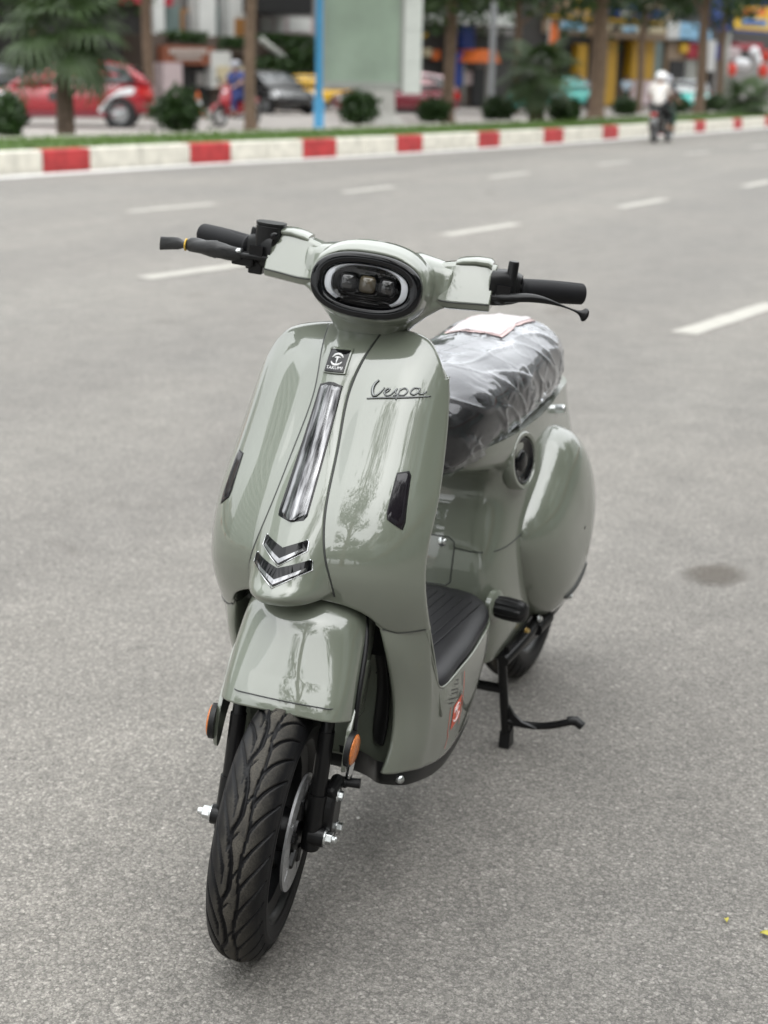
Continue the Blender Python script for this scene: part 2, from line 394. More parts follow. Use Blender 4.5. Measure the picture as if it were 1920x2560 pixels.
# ---- tyres
def tyre(name, parent, c, mw, R=RW, grooves=True, na=900, ns=96):
    th = np.linspace(0, 2*pi, na, endpoint=False); ph = np.radians(np.linspace(-116, 116, ns))
    TH, PH = np.meshgrid(th, ph, indexing='ij'); s = PH / radians(78)
    L = 0.0565
    dep = np.zeros_like(TH)
    def groove(dist, hw, d):
        q = np.clip(1.35 - np.abs(dist) / hw, 0, 1); q = q*q*(3-2*q); np.maximum(dep, d*q, out=dep)
    if grooves:
        tread = np.abs(s) < 1.02
        w1 = -0.13 + 0.085*np.sin(12*TH) + 0.02*np.sin(24*TH+1)
        groove((s - w1) * L, 0.0030, 0.0060)
        groove((s - (0.15 + 0.035*np.sin(12*TH + 2.2))) * L, 0.0018, 0.0045)
        for sg, s0, s1, dl, npitch, off, pw in ((1, .17, .93, .30, 30, 0.0, 1.7), (-1, .26, .98, .42, 26, 0.12, 1.5)):
            q = (sg*s - s0) / (s1 - s0); ok = (q > 0) & (q < 1)
            tau = np.clip(q, 0, 1) ** (1/pw)
            pt = 2*pi/npitch
            dth = (TH - off - dl*tau + pt/2) % pt - pt/2
            sl = (s1-s0)/dl*pw*np.clip(tau, .05, 1)**(pw-1) * L / R
            dist = np.abs(dth) * R * sl / np.sqrt(1 + sl**2)
            hw = 0.0023*(1 - 0.35*np.clip(q, 0, 1))
            groove(np.where(ok, dist, 1), hw, 0.0050)
        # short sipes off the wavy groove
        pt = 2*pi/24; dth = (TH - 0.1 + pt/2) % pt - pt/2
        q = (s - w1)/0.16; ok = (q > 0) & (q < 1)
        groove(np.where(ok, (dth - 0.09*q)*R*0.55, 1), 0.0016, 0.0035)
        # fine shoulder ribbing
        rib = (np.abs(s) > .80) & (np.abs(s) < .99)
        dep = np.maximum(dep, np.where(rib, 0.0005*(np.sin(TH*340 + s*26) > 0), 0))
        dep = np.where(tread, dep, 0)
    side = np.abs(PH) > radians(84)
    dep = dep - np.where(side & (np.abs(PH) < radians(90)), 0.0012, 0)
    rr = (R - .043) + (.043 - dep) * np.cos(PH); yy = (.0445 - dep*0.9) * np.sin(PH)
    g = np.stack([c[0] + rr*np.cos(TH), c[1] + yy, c[2] + rr*np.sin(TH)], 2)
    v, f = grid_vf(g, closed_u=True)
    ob = mk(name, v, f, M['tyre'], parent, True, mw)
    at = ob.data.attributes.new('tread', 'FLOAT', 'POINT')
    lat = np.clip(1.12 - np.abs(s - 0.02)*1.15, 0, 1) * (dep < 0.0012) + 0.25*(dep >= 0.0012)*0
    at.data.foreach_set('value', lat.ravel().astype(np.float32))
    return ob
def rim_mesh(c, disc_side=1):
    m = MB(); n = 64
    prof = [(.150, -.036), (.146, -.040), (.139, -.037), (.134, -.028), (.118, -.022), (.114, 0), (.118, .022), (.134, .028), (.139, .037), (.146, .040), (.150, .036)]
    m.lathe(prof, c, (0, 1, 0), n)
    m.lathe([(.0, -.040), (.030, -.040), (.034, -.03), (.036, 0), (.034, .03), (.030, .044), (.0, .044)], c, (0, 1, 0), 28)
    for k in range(5):
        for dd in (-.13, .13):
            a = 2*pi*k/5 + dd + .3
            p0 = np.array(c) + [0.030*cos(a*1.0), 0, 0.030*sin(a)]; p1 = np.array(c) + [.122*cos(a+dd*.3), 0, .122*sin(a+dd*.3)]
            m.tube([p0, (p0+p1)/2, p1], [.0085, .0075, .009], 8)
    return m
Cw = (0, 0, RW)
fw = rim_mesh(Cw).build('front_wheel', M['blackmetal'], S, True, STEER, auto=40)
tyre('tyre', fw, Cw, None)
def hexnut(name, p, axis, r, h, mat, parent, mw=None, stud=True):
    m = MB()
    x, y, a = basis(axis)
    m.prism([(r*cos(pi/3*k), r*sin(pi/3*k)) for k in range(6)], 0, h, (p, x, y, a))
    m.lathe([(r*1.25, -.0015), (r*1.25, .0012), (0, .0012)], p, axis, 20)
    if stud: m.lathe([(r*.55, h*.5), (r*.55, h*1.5), (r*.4, h*1.65), (0, h*1.65)], p, axis, 14)
    o = m.build(name, mat, parent, False, mw); bevel(o, r*.08, 1); return o
def mulm(a, b): return a @ b
hexnut('axle_nut', (0, .091, RW), (0, 1, 0), .0105, .011, M['steel'], fw)
hexnut('axle_nut', (0, -.091, RW), (0, -1, 0), .0105, .013, M['steel'], fw)
# brake disc: a drilled and slotted ring
def disc():
    nr, na = 13, 180
    rs = np.linspace(.052, .091, nr); m = MB()
    g = np.array([[(r*cos(2*pi*k/na), 0, RW + r*sin(2*pi*k/na)) for k in range(na)] for r in rs])
    v, f = grid_vf(g, closed_v=True)
    keep = []
    for idx, q in enumerate(f):
        i, j = divmod(idx, na)
        hole = ((i in (3, 9) and j % 9 == 3) or (i == 6 and j % 9 == 7) or (i in (4, 8) and j % 9 == 5)) and not (j % 36 in range(14, 22) and 3 <= i <= 9)
        slot = (j % 36 in (17, 18, 19)) and 3 <= i <= 8
        if not (hole or slot): keep.append(q)
    v2 = [(p[0], .0465, p[2]) for p in v]
    o = mk('brake_disc', v2, keep, M['disc'], fw, False); solid(o, .004, 0)
    return o
disc()
m = MB()
for k in range(6):
    a = 2*pi*k/6 + .2
    m.tube([(.030*cos(a), .046, RW+.030*sin(a)), (.056*cos(a+.12), .047, RW+.056*sin(a+.12))], [.009, .007], 8)
m.lathe([(0, .050), (.034, .050), (.036, .044), (.036, .036)], Cw, (0, 1, 0), 32)
m.build('disc_carrier', M['blackmetal'], fw, True, auto=40)
# fork
for sg in (1, -1):
    y = sg*.069
    m = MB()
    m.tube([(-.042, y, .435), (-.022, y, .385), (-.018, y, .365)], .0105, 20)
    m.tube([(-.019, y, .372), (-.012, y, .30), (-.009, y, .268)], .0125, 20)
    m.tube([(-.009, y, .270), (-.004, y, .225), (-.001, y, .183)], [.0148, .0155, .0150], 20)
    m.lathe([(0, -.001), (.014, 0), (.0150, .006)], (-.001, y, .181), (0, 0, 1), 20)
    m.tube([(0, y - sg*.004, RW), (0, y + sg*.020, RW)], .0155, 18)
    m.build('fork_leg', M['blackmetal'], S, True, STEER, auto=40)
m = MB()
m.box((-.115, -.082, .425), (-.050, .082, .442)); m.tube([(-.150, 0, .445), (-.232, 0, .60), (-.360, 0, .85), (-.40, 0, .93)], .022, 16)
bevel(m.build('fork_crown', M['blackmetal'], S, True, STEER, auto=40), .006)
# caliper behind the left leg
cal = MB()
cal.prism(smooth_path([(-.010, .197), (-.006, .262), (-.028, .284), (-.058, .267), (-.070, .222), (-.060, .187), (-.035, .177)], 30, True), .052, .098, ((0, 0, 0), (1, 0, 0), (0, 0, 1), (0, 1, 0)))
cal.tube([(-.008, .088, .272), (-.05, .092, .282)], .011, 12)
co = cal.build('brake_caliper', M['blackmetal'], S, False, STEER); bevel(co, .006, 3, 40); co.data.polygons.foreach_set('use_smooth', [False]*len(co.data.polygons))
hexnut('bolt', (-.020, .099, .269), (0, 1, 0), .008, .008, M['steel'], co, None, False)
hexnut('bolt', (-.054, .099, .195), (0, 1, 0), .008, .008, M['steel'], co, None, False)
o = MB().tube([(-.048, .085, .276), (-.048, .105, .278)], .009, 14).tube([(-.048, .103, .278), (-.049, .126, .280)], [.0070, .0080], 14).build('bleed_valve', M['black'], co, True, auto=50)
o = MB().tube(smooth_path([(-.040, .108, .345), (-.041, .109, .325), (-.044, .107, .290)], 10), .0055, 12).build('hose_fitting', M['chrome'], S, True, STEER)
o = MB().tube(smooth_path([(-.19, .03, .60), (-.12, .09, .52), (-.056, .104, .43), (-.040, .108, .345)], 24), .0042, 10).build('brake_hose', M['black'], S, True, STEER)

# ---- front fender (steers with the fork)
def fender():
    R = []   # rows from the lip up, over and back; each half row: (x, y, z)
    R.append([(.014, 0, .402), (.012, .045, .401), (.005, .078, .399), (-.010, .0945, .396), (-.030, .1015, .390), (-.072, .1045, .376), (-.130, .105, .362)])
    R.append([(.004, 0, .424), (.002, .044, .423), (-.006, .077, .421), (-.020, .0935, .417), (-.040, .1010, .410), (-.080, .1040, .394), (-.136, .1045, .380)])
    R.append([(-.016, 0, .462), (-.019, .040, .461), (-.028, .071, .459), (-.042, .0900, .455), (-.060, .0995, .446), (-.094, .1030, .426), (-.146, .1035, .408)])
    R.append([(-.037, 0, .499), (-.041, .037, .499), (-.051, .066, .496), (-.065, .0860, .490), (-.082, .0975, .478), (-.106, .1020, .458), (-.138, .1025, .440)])
    R.append([(-.058, 0, .530), (-.062, .035, .530), (-.073, .062, .526), (-.087, .0830, .518), (-.104, .0960, .502), (-.126, .1010, .478), (-.156, .1015, .458)])
    R.append([(-.088, 0, .550), (-.092, .034, .549), (-.102, .060, .544), (-.114, .0800, .535), (-.128, .0940, .519), (-.146, .0995, .494), (-.172, .100, .474)])
    R.append([(-.128, 0, .558), (-.130, .034, .557), (-.138, .058, .552), (-.147, .0770, .542), (-.157, .0910, .526), (-.171, .0970, .504), (-.192, .098, .486)])
    R.append([(-.175, 0, .552), (-.176, .034, .551), (-.181, .058, .545), (-.187, .0750, .535), (-.195, .0880, .520), (-.205, .0940, .502), (-.218, .095, .486)])
    net = []
    for r in R:
        r = [np.array(q) for q in r]; net.append([q*[1, -1, 1] for q in r[:0:-1]] + r)
    g = net_surface(net, 70, 90)
    # raised centre field with a soft step and a V crease either side
    nu, nv = g.shape[:2]
    y = np.abs(g[:, :, 1]); u = np.linspace(0, 1, nu)[:, None]
    lim = .076 - .030*u
    bump_ = 1/(1+np.exp((y - lim)/.009)); fade = np.clip((u-.04)/.18, 0, 1)
    n = np.cross(np.gradient(g, axis=1), np.gradient(g, axis=0)); n /= np.linalg.norm(n, axis=2)[:, :, None] + 1e-9
    if n[nu//3, nv//2, 0] < 0: n = -n
    g = g - n * (0.003*bump_*fade)[:, :, None]
    v, f = grid_vf(g)
    o = mk('front_fender', v, f, PA, S, True, STEER); normals_out(o); solid(o, .003, -1)
    return o
fe = fender()
# lip band below the panel line
def lip():
    t = np.linspace(-1, 1, 60); y = t*.0955
    x0 = .0125 - .0125*np.abs(t)**2.2*1.0 - .018*np.clip(np.abs(t)-.75, 0, 1)*4
    o = MB().tube(np.stack([x0 - .0055, y*.99, .402 + .0170 - .004*np.abs(t)**3], 1), .0010, 6).build('lip_groove', M['dark'], fe, True)
    return o
lip()
for sg in (1, -1):
    # side wing that carries the reflector
    poly = smooth_path([(-.055, .418), (-.040, .398), (-.022, .376), (-.016, .350), (-.016, .322), (-.025, .306), (-.039, .312), (-.056, .338), (-.080, .360), (-.115, .385), (-.150, .42), (-.120, .455), (-.07, .440)], 70, True)
    m = MB()
    g = []
    for d, k in ((.0980, .96), (.0980, 1.0), (.1015, 1.0), (.1040, .985), (.1045, .95)):
        c = poly.mean(0); q = c + (poly-c)*k
        g.append([(a, sg*d, b) for a, b in q])
    v, f = loft_closed(g); o = mk('fender_wing', v, f, PA, fe, True, auto=50); normals_out(o)
    rc = np.array((-.024, sg*.104, .348))
    m = MB().lathe([(.0, .009), (.0245, .009), (.0270, .008), (.0275, .005), (.0275, 0), (0, 0)], rc, (.10, sg, 0), 40)
    hb = m.build('reflector_housing', M['black'], fe, True, auto=35)
    ax = np.array((.10, sg, 0)); ax /= np.linalg.norm(ax)
    m = MB().lathe([(0, .0135), (.012, .0132), (.020, .0122), (.0240, .0100), (.0240, .0080)], rc, ax, 40)
    m.build('reflector', M['amber'], fe, True, auto=50)
# ---- apron (leg shield)
def apron():
    zb = cspline([0, .25, .45, .56, .65, .73, .82, 1.0], [.552, .549, .542, .533, .519, .499, .4895, .4895])
    zt = lambda t: .926 - .018*np.abs(t)**2.5 - .050*np.abs(t)**20
    ts = np.concatenate([-np.cos(np.linspace(0, pi/2, 60)), np.cos(np.linspace(pi/2, 0, 60))[1:]])
    ts = np.sign(ts)*np.abs(ts)
    cols = []
    for t in ts:
        z = np.linspace(float(zb(abs(t))), float(zt(t)), 90)
        w = ap_W(z); y = t*w; x = ap_X(y, z)
        col = np.stack([x, y, z], 1)
        # top roll back
        top = col[-1]
        sc_ = 1 - .8*abs(t)**8
        roll = [top + T3(-.006*sc_, 0, .0035*sc_), top + T3(-.016*sc_, 0, .0050*sc_), top + T3(-.030*sc_, -y[-1]*.02, .0030*sc_), top + T3(-.046*sc_, -y[-1]*.05, -.010)]
        # underside return along the arch
        b0 = col[0]
        ret = [b0 + T3(-.020, 0, .004), b0 + T3(-.010, 0, -.001), b0 + T3(-.003, 0, -.0012)] if abs(t) < .66 else [b0 + T3(-.004, 0, -.006), b0 + T3(-.003, 0, -.004), b0 + T3(-.0012, 0, -.0008)]
        cols.append(np.vstack([ret, col, roll]))
    g = np.array(cols)
    # rounded outer edges
    def edge(c, sg):
        e1 = c + T3(-.004, sg*.0028, 0); e2 = c + T3(-.011, sg*.0035, 0); e3 = c + T3(-.020, sg*.0005, 0); e4 = c + T3(-.022, -sg*.010, 0)
        return [e1, e2, e3, e4]
    lo = edge(g[0], -1)[::-1]; hi = edge(g[-1], 1)
    g = np.concatenate([np.array(lo), g, np.array(hi)], 0)
    v, f = grid_vf(g); o = mk('leg_shield', v, f, PA, S, True); normals_out(o)
    if o.data.polygons[len(o.data.polygons)//2].normal.x < 0: flip(o)
    return o
ap = apron()
def inner_shield():
    net = []
    for z in np.linspace(.30, .915, 12):
        zz = max(z, .40); w = float(ap_W(zz))*float(np.interp(z, [.82, .86, .885, .90, .915], [.985, .97, .90, .80, .62])); xs = float(ap_Xs(zz)) - (.40-z)*.35*(z < .40)
        net.append([(xs-.022, -w, z), (xs-.040, -w*.7, z), (xs-.050, 0, z), (xs-.040, w*.7, z), (xs-.022, w, z)])
    v, f = grid_vf(net_surface(net, 40, 30)); o = mk('inner_leg_shield', v, f, PA, S, True); solid(o, .003, 0); return o
inner_shield()
# ---- centre panel
def tie():
    zs = np.concatenate([np.linspace(.556, .60, 26), np.linspace(.604, .926, 90)])
    tt = np.sin(np.linspace(-pi/2, pi/2, 61))
    rows = []
    for z in zs:
        h = float(tie_h(z)); y = tt*h
        # chin rounds down at its outer corners
        zz = z + np.where(z < .60, (.60-z)/.044*.010*np.abs(tt)**4, 0)
        rows.append(np.stack([tie_X(y, zz), y, zz], 1))
    r0 = rows[0]; r1 = rows[-1]
    chin = [r0*[1, .86, 1] + T3(-.075, 0, -.004), r0*[1, .93, 1] + T3(-.035, 0, -.007), r0*[1, .985, 1] + T3(-.013, 0, -.0065), r0 + T3(-.004, 0, -.004)]
    top = [r1 + T3(-.007, 0, .0035), r1 + T3(-.018, 0, .005), r1 + T3(-.040, 0, .004)]
    g = np.array(chin + rows + top)
    # side walls of the panel
    def wall(c, sg): return [c + T3(-.0012, sg*.0012, 0), c + T3(-.012, sg*.0008, 0)]
    g = np.concatenate([np.array(wall(g[:, 0], -1)[::-1]).swapaxes(0, 1), g, np.array(wall(g[:, -1], 1)).swapaxes(0, 1)], 1)
    v, f = grid_vf(g); o = mk('centre_panel', v, f, PA, S, True); normals_out(o)
    if sum(p.normal.x for p in o.data.polygons) < 0: flip(o)
    return o
tp = tie()
# dark shut lines beside the panel
for sg in (-1, 1):
    z = np.linspace(.557, .925, 80); h = tie_h(z) + .0022; x = ap_X(sg*h, z)
    p = np.stack([x + .0003, sg*h, z], 1)
    MB().tube(p, .0016, 8).build('panel_gap', M['dark'], tp, True)
def patch(name, poly, fn, mat, parent, lift, thick, res=None, edge=.0012):
    """a raised piece whose outline (y,z) follows the surface x=fn(y,z)"""
    poly = np.asarray(poly, float); c = poly.mean(0)
    P = []
    for a, b in zip(poly, np.roll(poly, -1, 0)):
        n = max(2, int(np.linalg.norm(b-a)/.004)); P += [a + (b-a)*k/n for k in range(n)]
    P = np.array(P); rings = []
    for k, l in ((1.0, 0.0), (1.0, thick*.55), (1-edge/.02, thick), (.6, thick*1.0), (.25, thick*1.0), (.02, thick*1.0)):
        q = c + (P-c)*k
        rings.append(np.stack([fn(q[:, 0], q[:, 1]) + lift + l, q[:, 0], q[:, 1]], 1))
    v, f = loft_closed(rings, cap=False); n = len(P)
    f = f + [tuple(5*n + k for k in range(n))]
    o = mk(name, v, f, mat, parent, True, auto=45); normals_out(o); return o
def patch_tri(name, poly, fn, mat, parent, lift, thick, side=None):
    """same for concave outlines: triangulated, lifted along X"""
    bm = bmesh.new(); P = []
    poly = np.asarray(poly, float)
    for a, b in zip(poly, np.roll(poly, -1, 0)):
        n = max(1, int(np.linalg.norm(b-a)/.005)); P += [a + (b-a)*k/n for k in range(n)]
    vs_ = [bm.verts.new((float(fn(p[0], p[1])) + lift, p[0], p[1])) for p in P]
    fc = bm.faces.new(vs_); bmesh.ops.triangulate(bm, faces=[fc])
    me = bpy.data.meshes.new(name); bm.to_mesh(me); bm.free()
    o = bpy.data.objects.new(name, me); COL.objects.link(o); o.parent = parent; me.materials.append(mat)
    normals_out(o)
    if sum(p.normal.x*p.area for p in me.polygons) < 0: flip(o)
    solid(o, thick, 1); return o
# badge with emblem and lettering
patch('badge_frame', [(-.0195, .9015), (.0195, .9015), (.0195, .8655), (-.0195, .8655)], tie_X, PA, tp, .0012, .003)
badge = patch('badge', [(-.0165, .899), (.0165, .899), (.0165, .868), (-.0165, .868)], tie_X, M['gloss'], tp, .0042, .002)
def stroke(name, pts, fn, mat, parent, lift, w, n=30, closed=False, rad=None, flat=.45):
    p = smooth_path(pts, n, closed); q = np.stack([fn(p[:, 0], p[:, 1]) + lift, p[:, 0], p[:, 1]], 1)
    rad = w if rad is None else cspline(np.linspace(0, 1, len(rad)), rad)(np.linspace(0, 1, len(q)))
    return q, rad
def strokes(name, lst, fn, mat, parent, lift, flat=1.0):
    m = MB()
    for pts, w, n in lst:
        q, r = stroke('', pts, fn, mat, parent, lift, w if np.isscalar(w) else None, n, rad=None if np.isscalar(w) else w)
        m.tube(q, r, 8)
    return m.build(name, mat, parent, True)
ec = (0.0005, .8855)
def emb(cx, cz, r):
    L = []
    for a0, a1 in ((20, 160), (200, 340)):
        L.append(([(cx + r*1.1*cos(radians(a)), cz + r*.85*sin(radians(a))) for a in np.linspace(a0, a1, 9)], [r*.06, r*.20, r*.22, r*.20, r*.06], 24))
    L.append(([(cx-r*.62, cz+r*.30), (cx, cz+r*.36), (cx+r*.62, cz+r*.30)], [r*.05, r*.16, r*.05], 14))
    L.append(([(cx, cz+r*.36), (cx, cz), (cx, cz-r*.72)], [r*.20, r*.15, r*.03], 14))
    return L
strokes('emblem', emb(ec[0], ec[1], .0088), tie_X, M['white'], badge, .0062)
def text_mesh(s, size):
    cu = bpy.data.curves.new('t', 'FONT'); cu.body = s; cu.size = size; cu.align_x = 'CENTER'; cu.resolution_u = 2; cu.extrude = 0.0
    ob = bpy.data.objects.new('t', cu); COL.objects.link(ob)
    dg = bpy.context.evaluated_depsgraph_get(); me = bpy.data.meshes.new_from_object(ob.evaluated_get(dg))
    v = [tuple(p.co) for p in me.vertices]; f = [tuple(p.vertices) for p in me.polygons]
    bpy.data.objects.remove(ob); bpy.data.curves.remove(cu); bpy.data.meshes.remove(me)
    return v, f
v, f = text_mesh('TAKUMI', .0062)
v = [(float(tie_X(a*1.22, .8722 + b)) + .0066, a*1.22, .8722 + b) for a, b, _ in v]
o = mk('lettering', v, f, M['white'], badge, False)
# light bar
lbp = [(-.0165, .847), (-.004, .8515), (.0035, .8515), (.0165, .847), (.0165, .841), (.0200, .676), (.0165, .670), (-.001, .6665), (-.021, .672), (-.0225, .678), (-.0175, .84)]
k_ = np.array(lbp); kc = k_.mean(0)
patch('light_bar_frame', [(a*1.17, kc[1] + (b-kc[1])*1.022) for a, b in lbp], tie_X, M['gloss'], tp, -.001, .0022)
def lightbar():
    rows = []
    for z in np.linspace(.6685, .8495, 60):
        w = .0205 - (z-.67)/.18*.0045
        if z > .847: w *= 1-(z-.847)/.0025*.55
        if z < .676: w *= 1-(.676-z)/.0075*.5
        y = np.linspace(-w, w, 21)
        rows.append(np.stack([tie_X(y, np.full(21, z)) + .0012 + .0050*(1-np.abs(y/w)**1.6), y, np.full(21, z)], 1))
    v, f = grid_vf(np.array(rows)); o = mk('light_bar', v, f, M['bar_streaks'], tp, True); normals_out(o)
    if sum(p.normal.x for p in o.data.polygons) < 0: flip(o)
lightbar()
# chevrons: dark insets with a bright lower blade
for up, (a, b) in enumerate((((-.034, .642), .609), ((-.0445, .616), .581))):
    w = .035 if up == 0 else .046; zt_ = a[1]; zi = zt_ - (.0095 if up == 0 else .0105); zl = zt_ - .0125; zb_ = b
    V = [(-w, zt_+.001), (-w*.93, zt_+.0015), (0, zi-.001), (w*.93, zt_+.0015), (w, zt_+.001), (w*1.03, zl), (0, zb_), (-w*1.03, zl)]
    patch_tri('chevron', V, tie_X, M['gloss'], tp, .0004, .0012)
    I = [(-w*.88, zl+.0035), (0, zb_+.0085), (w*.88, zl+.0035), (w*.92, zl+.0005), (0, zb_+.0022), (-w*.92, zl+.0005)]
    patch_tri('chevron_blade', I, tie_X, M['bladechrome'], tp, .0015, .0016)
    for sg in (-1, 1):
        pts = [(sg*w*.93, zt_+.0022), (sg*w*1.03, zt_-.001), (sg*w*1.07, zl), (sg*w*.5, (zl+zb_)/2-.0012), (0, zb_-.0022)]
        q = np.array(pts); q = np.stack([tie_X(q[:, 0], q[:, 1]) + .0006, q[:, 0], q[:, 1]], 1)
        MB().tube(q, .0010, 8).build('chevron_rim', M['chrome'], tp, True)
# side marker lamps
for sg in (1, -1):
    P = [(sg*.133, .733), (sg*.1455, .7345), (sg*.149, .728), (sg*.1555, .668), (sg*.1545, .658), (sg*.136, .6735), (sg*.1335, .683)]
    patch('marker_frame', [(.1445*sg + (a-.1445*sg)*1.16, .696 + (b-.696)*1.05) for a, b in P], ap_X, M['black'], ap, -.0005, .0016)
    patch('marker_lamp', P, ap_X, M['smoke'], ap, .0006, .0022)
# script lettering
def sy(px, py):   # photo-like layout: width .062...145, base .8345
    return (.0620 + px*.083, .8345 + py*.0245 + px*.003)
Wd = .00125
lst = [([sy(.11, 1.0), sy(.05, .75), sy(.045, .40), sy(.10, .12), sy(.20, .35), sy(.245, .60)], [.0016, .0024, .0026, .0022, .0014, .0010], 34),
       ([sy(.25, .28), sy(.33, .40), sy(.345, .52), sy(.29, .50), sy(.27, .28), sy(.33, .14), sy(.40, .22)], [.0010, .0014, .0011], 34),
       ([sy(.40, .22), sy(.47, .52), sy(.46, .34), sy(.49, .20), sy(.43, .13)], [.0011, .0014, .0012], 26),
       ([sy(.53, .52), sy(.51, .20), sy(.50, -.10)], Wd, 16),
       ([sy(.52, .40), sy(.60, .54), sy(.655, .38), sy(.61, .16), sy(.53, .18)], [.0012, .0015, .0011], 26),
       ([sy(.83, .48), sy(.75, .52), sy(.71, .32), sy(.76, .16), sy(.82, .24), sy(.845, .50)], [.0012, .0016, .0012], 28),
       ([sy(.84, .50), sy(.845, .22), sy(.90, .16), sy(.95, .28)], Wd, 16),
       ([sy(-.02, -.03), sy(.3, .02), sy(.7, .02), sy(1.03, -.01)], [.0012, .0017, .0017, .0009], 40)]
strokes('script_lettering', lst, ap_X, M['silver'], ap, .0012)

# ---- skirt, floor
FOLDX = cspline([.20, .247, .285, .36, .455, .499], [-.150, -.158, -.173, -.180, -.151, -.131])
def skirt(sg):
    cols = [
        [(-.205, .124, .510), (-.222, .126, .455), (-.240, .127, .36), (-.235, .125, .285), (-.225, .118, .250)],
        [(-.141, .1235, .502), (-.160, .128, .455), (-.188, .1305, .36), (-.181, .1285, .285), (-.166, .1215, .2480)],
        [(-.131, .1275, .499), (-.151, .132, .455), (-.180, .1345, .36), (-.173, .1325, .285), (-.158, .1255, .2470)],
        [(-.141, .147, .4915), (-.160, .148, .450), (-.186, .1475, .36), (-.181, .145, .285), (-.169, .138, .2430)],
        [(-.160, .167, .488), (-.190, .165, .422), (-.214, .162, .343), (-.212, .158, .275), (-.203, .150, .2350)],
        [(-.194, .1815, .489), (-.213, .178, .425), (-.236, .172, .345), (-.238, .167, .275), (-.232, .158, .2280)],
        [(-.222, .1800, .432), (-.238, .177, .385), (-.254, .173, .330), (-.262, .168, .270), (-.260, .160, .2215)],
        [(-.252, .1772, .385), (-.264, .175, .350), (-.276, .172, .310), (-.285, .168, .260), (-.287, .160, .2140)],
        [(-.281, .1755, .3535), (-.293, .174, .325), (-.303, .172, .295), (-.310, .168, .250), (-.313, .160, .2085)],
        [(-.360, .1750, .3510), (-.364, .174, .32), (-.368, .171, .285), (-.370, .166, .245), (-.372, .157, .2000)],
        [(-.450, .1680, .3500), (-.450, .167, .32), (-.450, .164, .285), (-.450, .159, .245), (-.450, .149, .1980)],
        [(-.540, .1550, .3490), (-.540, .155, .32), (-.538, .152, .285), (-.536, .146, .245), (-.532, .137, .2010)],
        [(-.605, .1430, .3480), (-.606, .142, .32), (-.603, .139, .29), (-.596, .133, .255), (-.586, .125, .2180)],
        [(-.645, .1230, .3470), (-.648, .122, .32), (-.645, .119, .295), (-.636, .114, .265), (-.622, .107, .2350)],
        [(-.662, .0900, .3460), (-.664, .090, .32), (-.662, .088, .30), (-.655, .085, .275), (-.640, .080, .2500)]]
    for c in cols[2:6]:
        x, y, z = c[0]; c[0] = (float(ap_X(y, z)) - .0022 if y/float(ap_W(z)) < .99 else x - .003, y - .0006, z + .006)
    net = np.array(cols).swapaxes(0, 1)*[1, sg, 1]
    v, f = grid_vf(net_surface(net, 50, 150)); o = mk('side_skirt', v, f, PA, S, True); normals_out(o)
    c = sum((p.center.y*p.normal.y*p.area for p in o.data.polygons))
    if c < 0: flip(o)
    solid(o, .003, -1); return o, net
skL, netL = skirt(1); skR, _ = skirt(-1)
# hairline of the panel joint and bright rim along the floor edge
for sg, sk in ((1, skL), (-1, skR)):
    yy_ = np.linspace(.130, .1805, 30); zz_ = np.interp(yy_, [.134, .148, .1805], [.496, .4885, .4868]); q = np.stack([ap_X(yy_, zz_) + .0002, sg*yy_, zz_], 1)
    MB().tube(q, .0009, 8).build('joint_line', M['dark'], sk, True)
    q = smooth_path([(-.199, sg*.1812, .484), (-.222, sg*.1802, .435), (-.252, sg*.1774, .388), (-.281, sg*.1757, .356), (-.36, sg*.1752, .3535), (-.45, sg*.1682, .3525), (-.54, sg*.1552, .3515), (-.605, sg*.1432, .3505), (-.645, sg*.1232, .3495), (-.662, sg*.09, .3485)], 80)
    MB().tube(q + T3(0, -sg*.001, 0), .0024, 8).build('floor_rim', PA, sk, True)
# wheel-well wall between the skirts, with recessed slots
net = []
for z in (.52, .45, .38, .31, .25, .225):
    xf = float(FOLDX(min(z, .49)))
    net.append([(xf-.050, -.130, z), (xf-.066, -.110, z), (xf-.080, -.055, z), (xf-.082, 0, z), (xf-.080, .055, z), (xf-.066, .110, z), (xf-.050, .130, z)])
g = net_surface(net, 40, 60)
v, f = grid_vf(g); o = mk('wheel_well_panel', v, f, PA, S, True); normals_out(o); solid(o, .003, 0); ww = o
for sg in (1, -1):
    q = []
    for z, w in ((.455, .008), (.44, .013), (.40, .015), (.34, .017), (.27, .016), (.262, .012)):
        xf = float(FOLDX(min(z, .49))) - .062
        q.append([(xf - .004, sg*(.094 - w), z), (xf + .004, sg*.094, z), (xf + .004, sg*(.094 + w*.5), z)])
    v, f = grid_vf(net_surface(q, 24, 8)); mk('recess_slot', v, f, M['black'], ww, True); solid(bpy.data.objects[-1] if False else COL.objects[-1], .002, 0)
m = MB()
m.box((-.235, -.128, .425), (-.205, .128, .535))
m.build('inner_frame', M['black'], S, False)
for sg in (1, -1):
    MB().lathe([(0, .006), (.006, .005), (.0075, 0), (.0075, -.02)], (-.203, sg*.116, .492), (1, 0, .1), 16).build('bolt', M['steel'], ww, True)
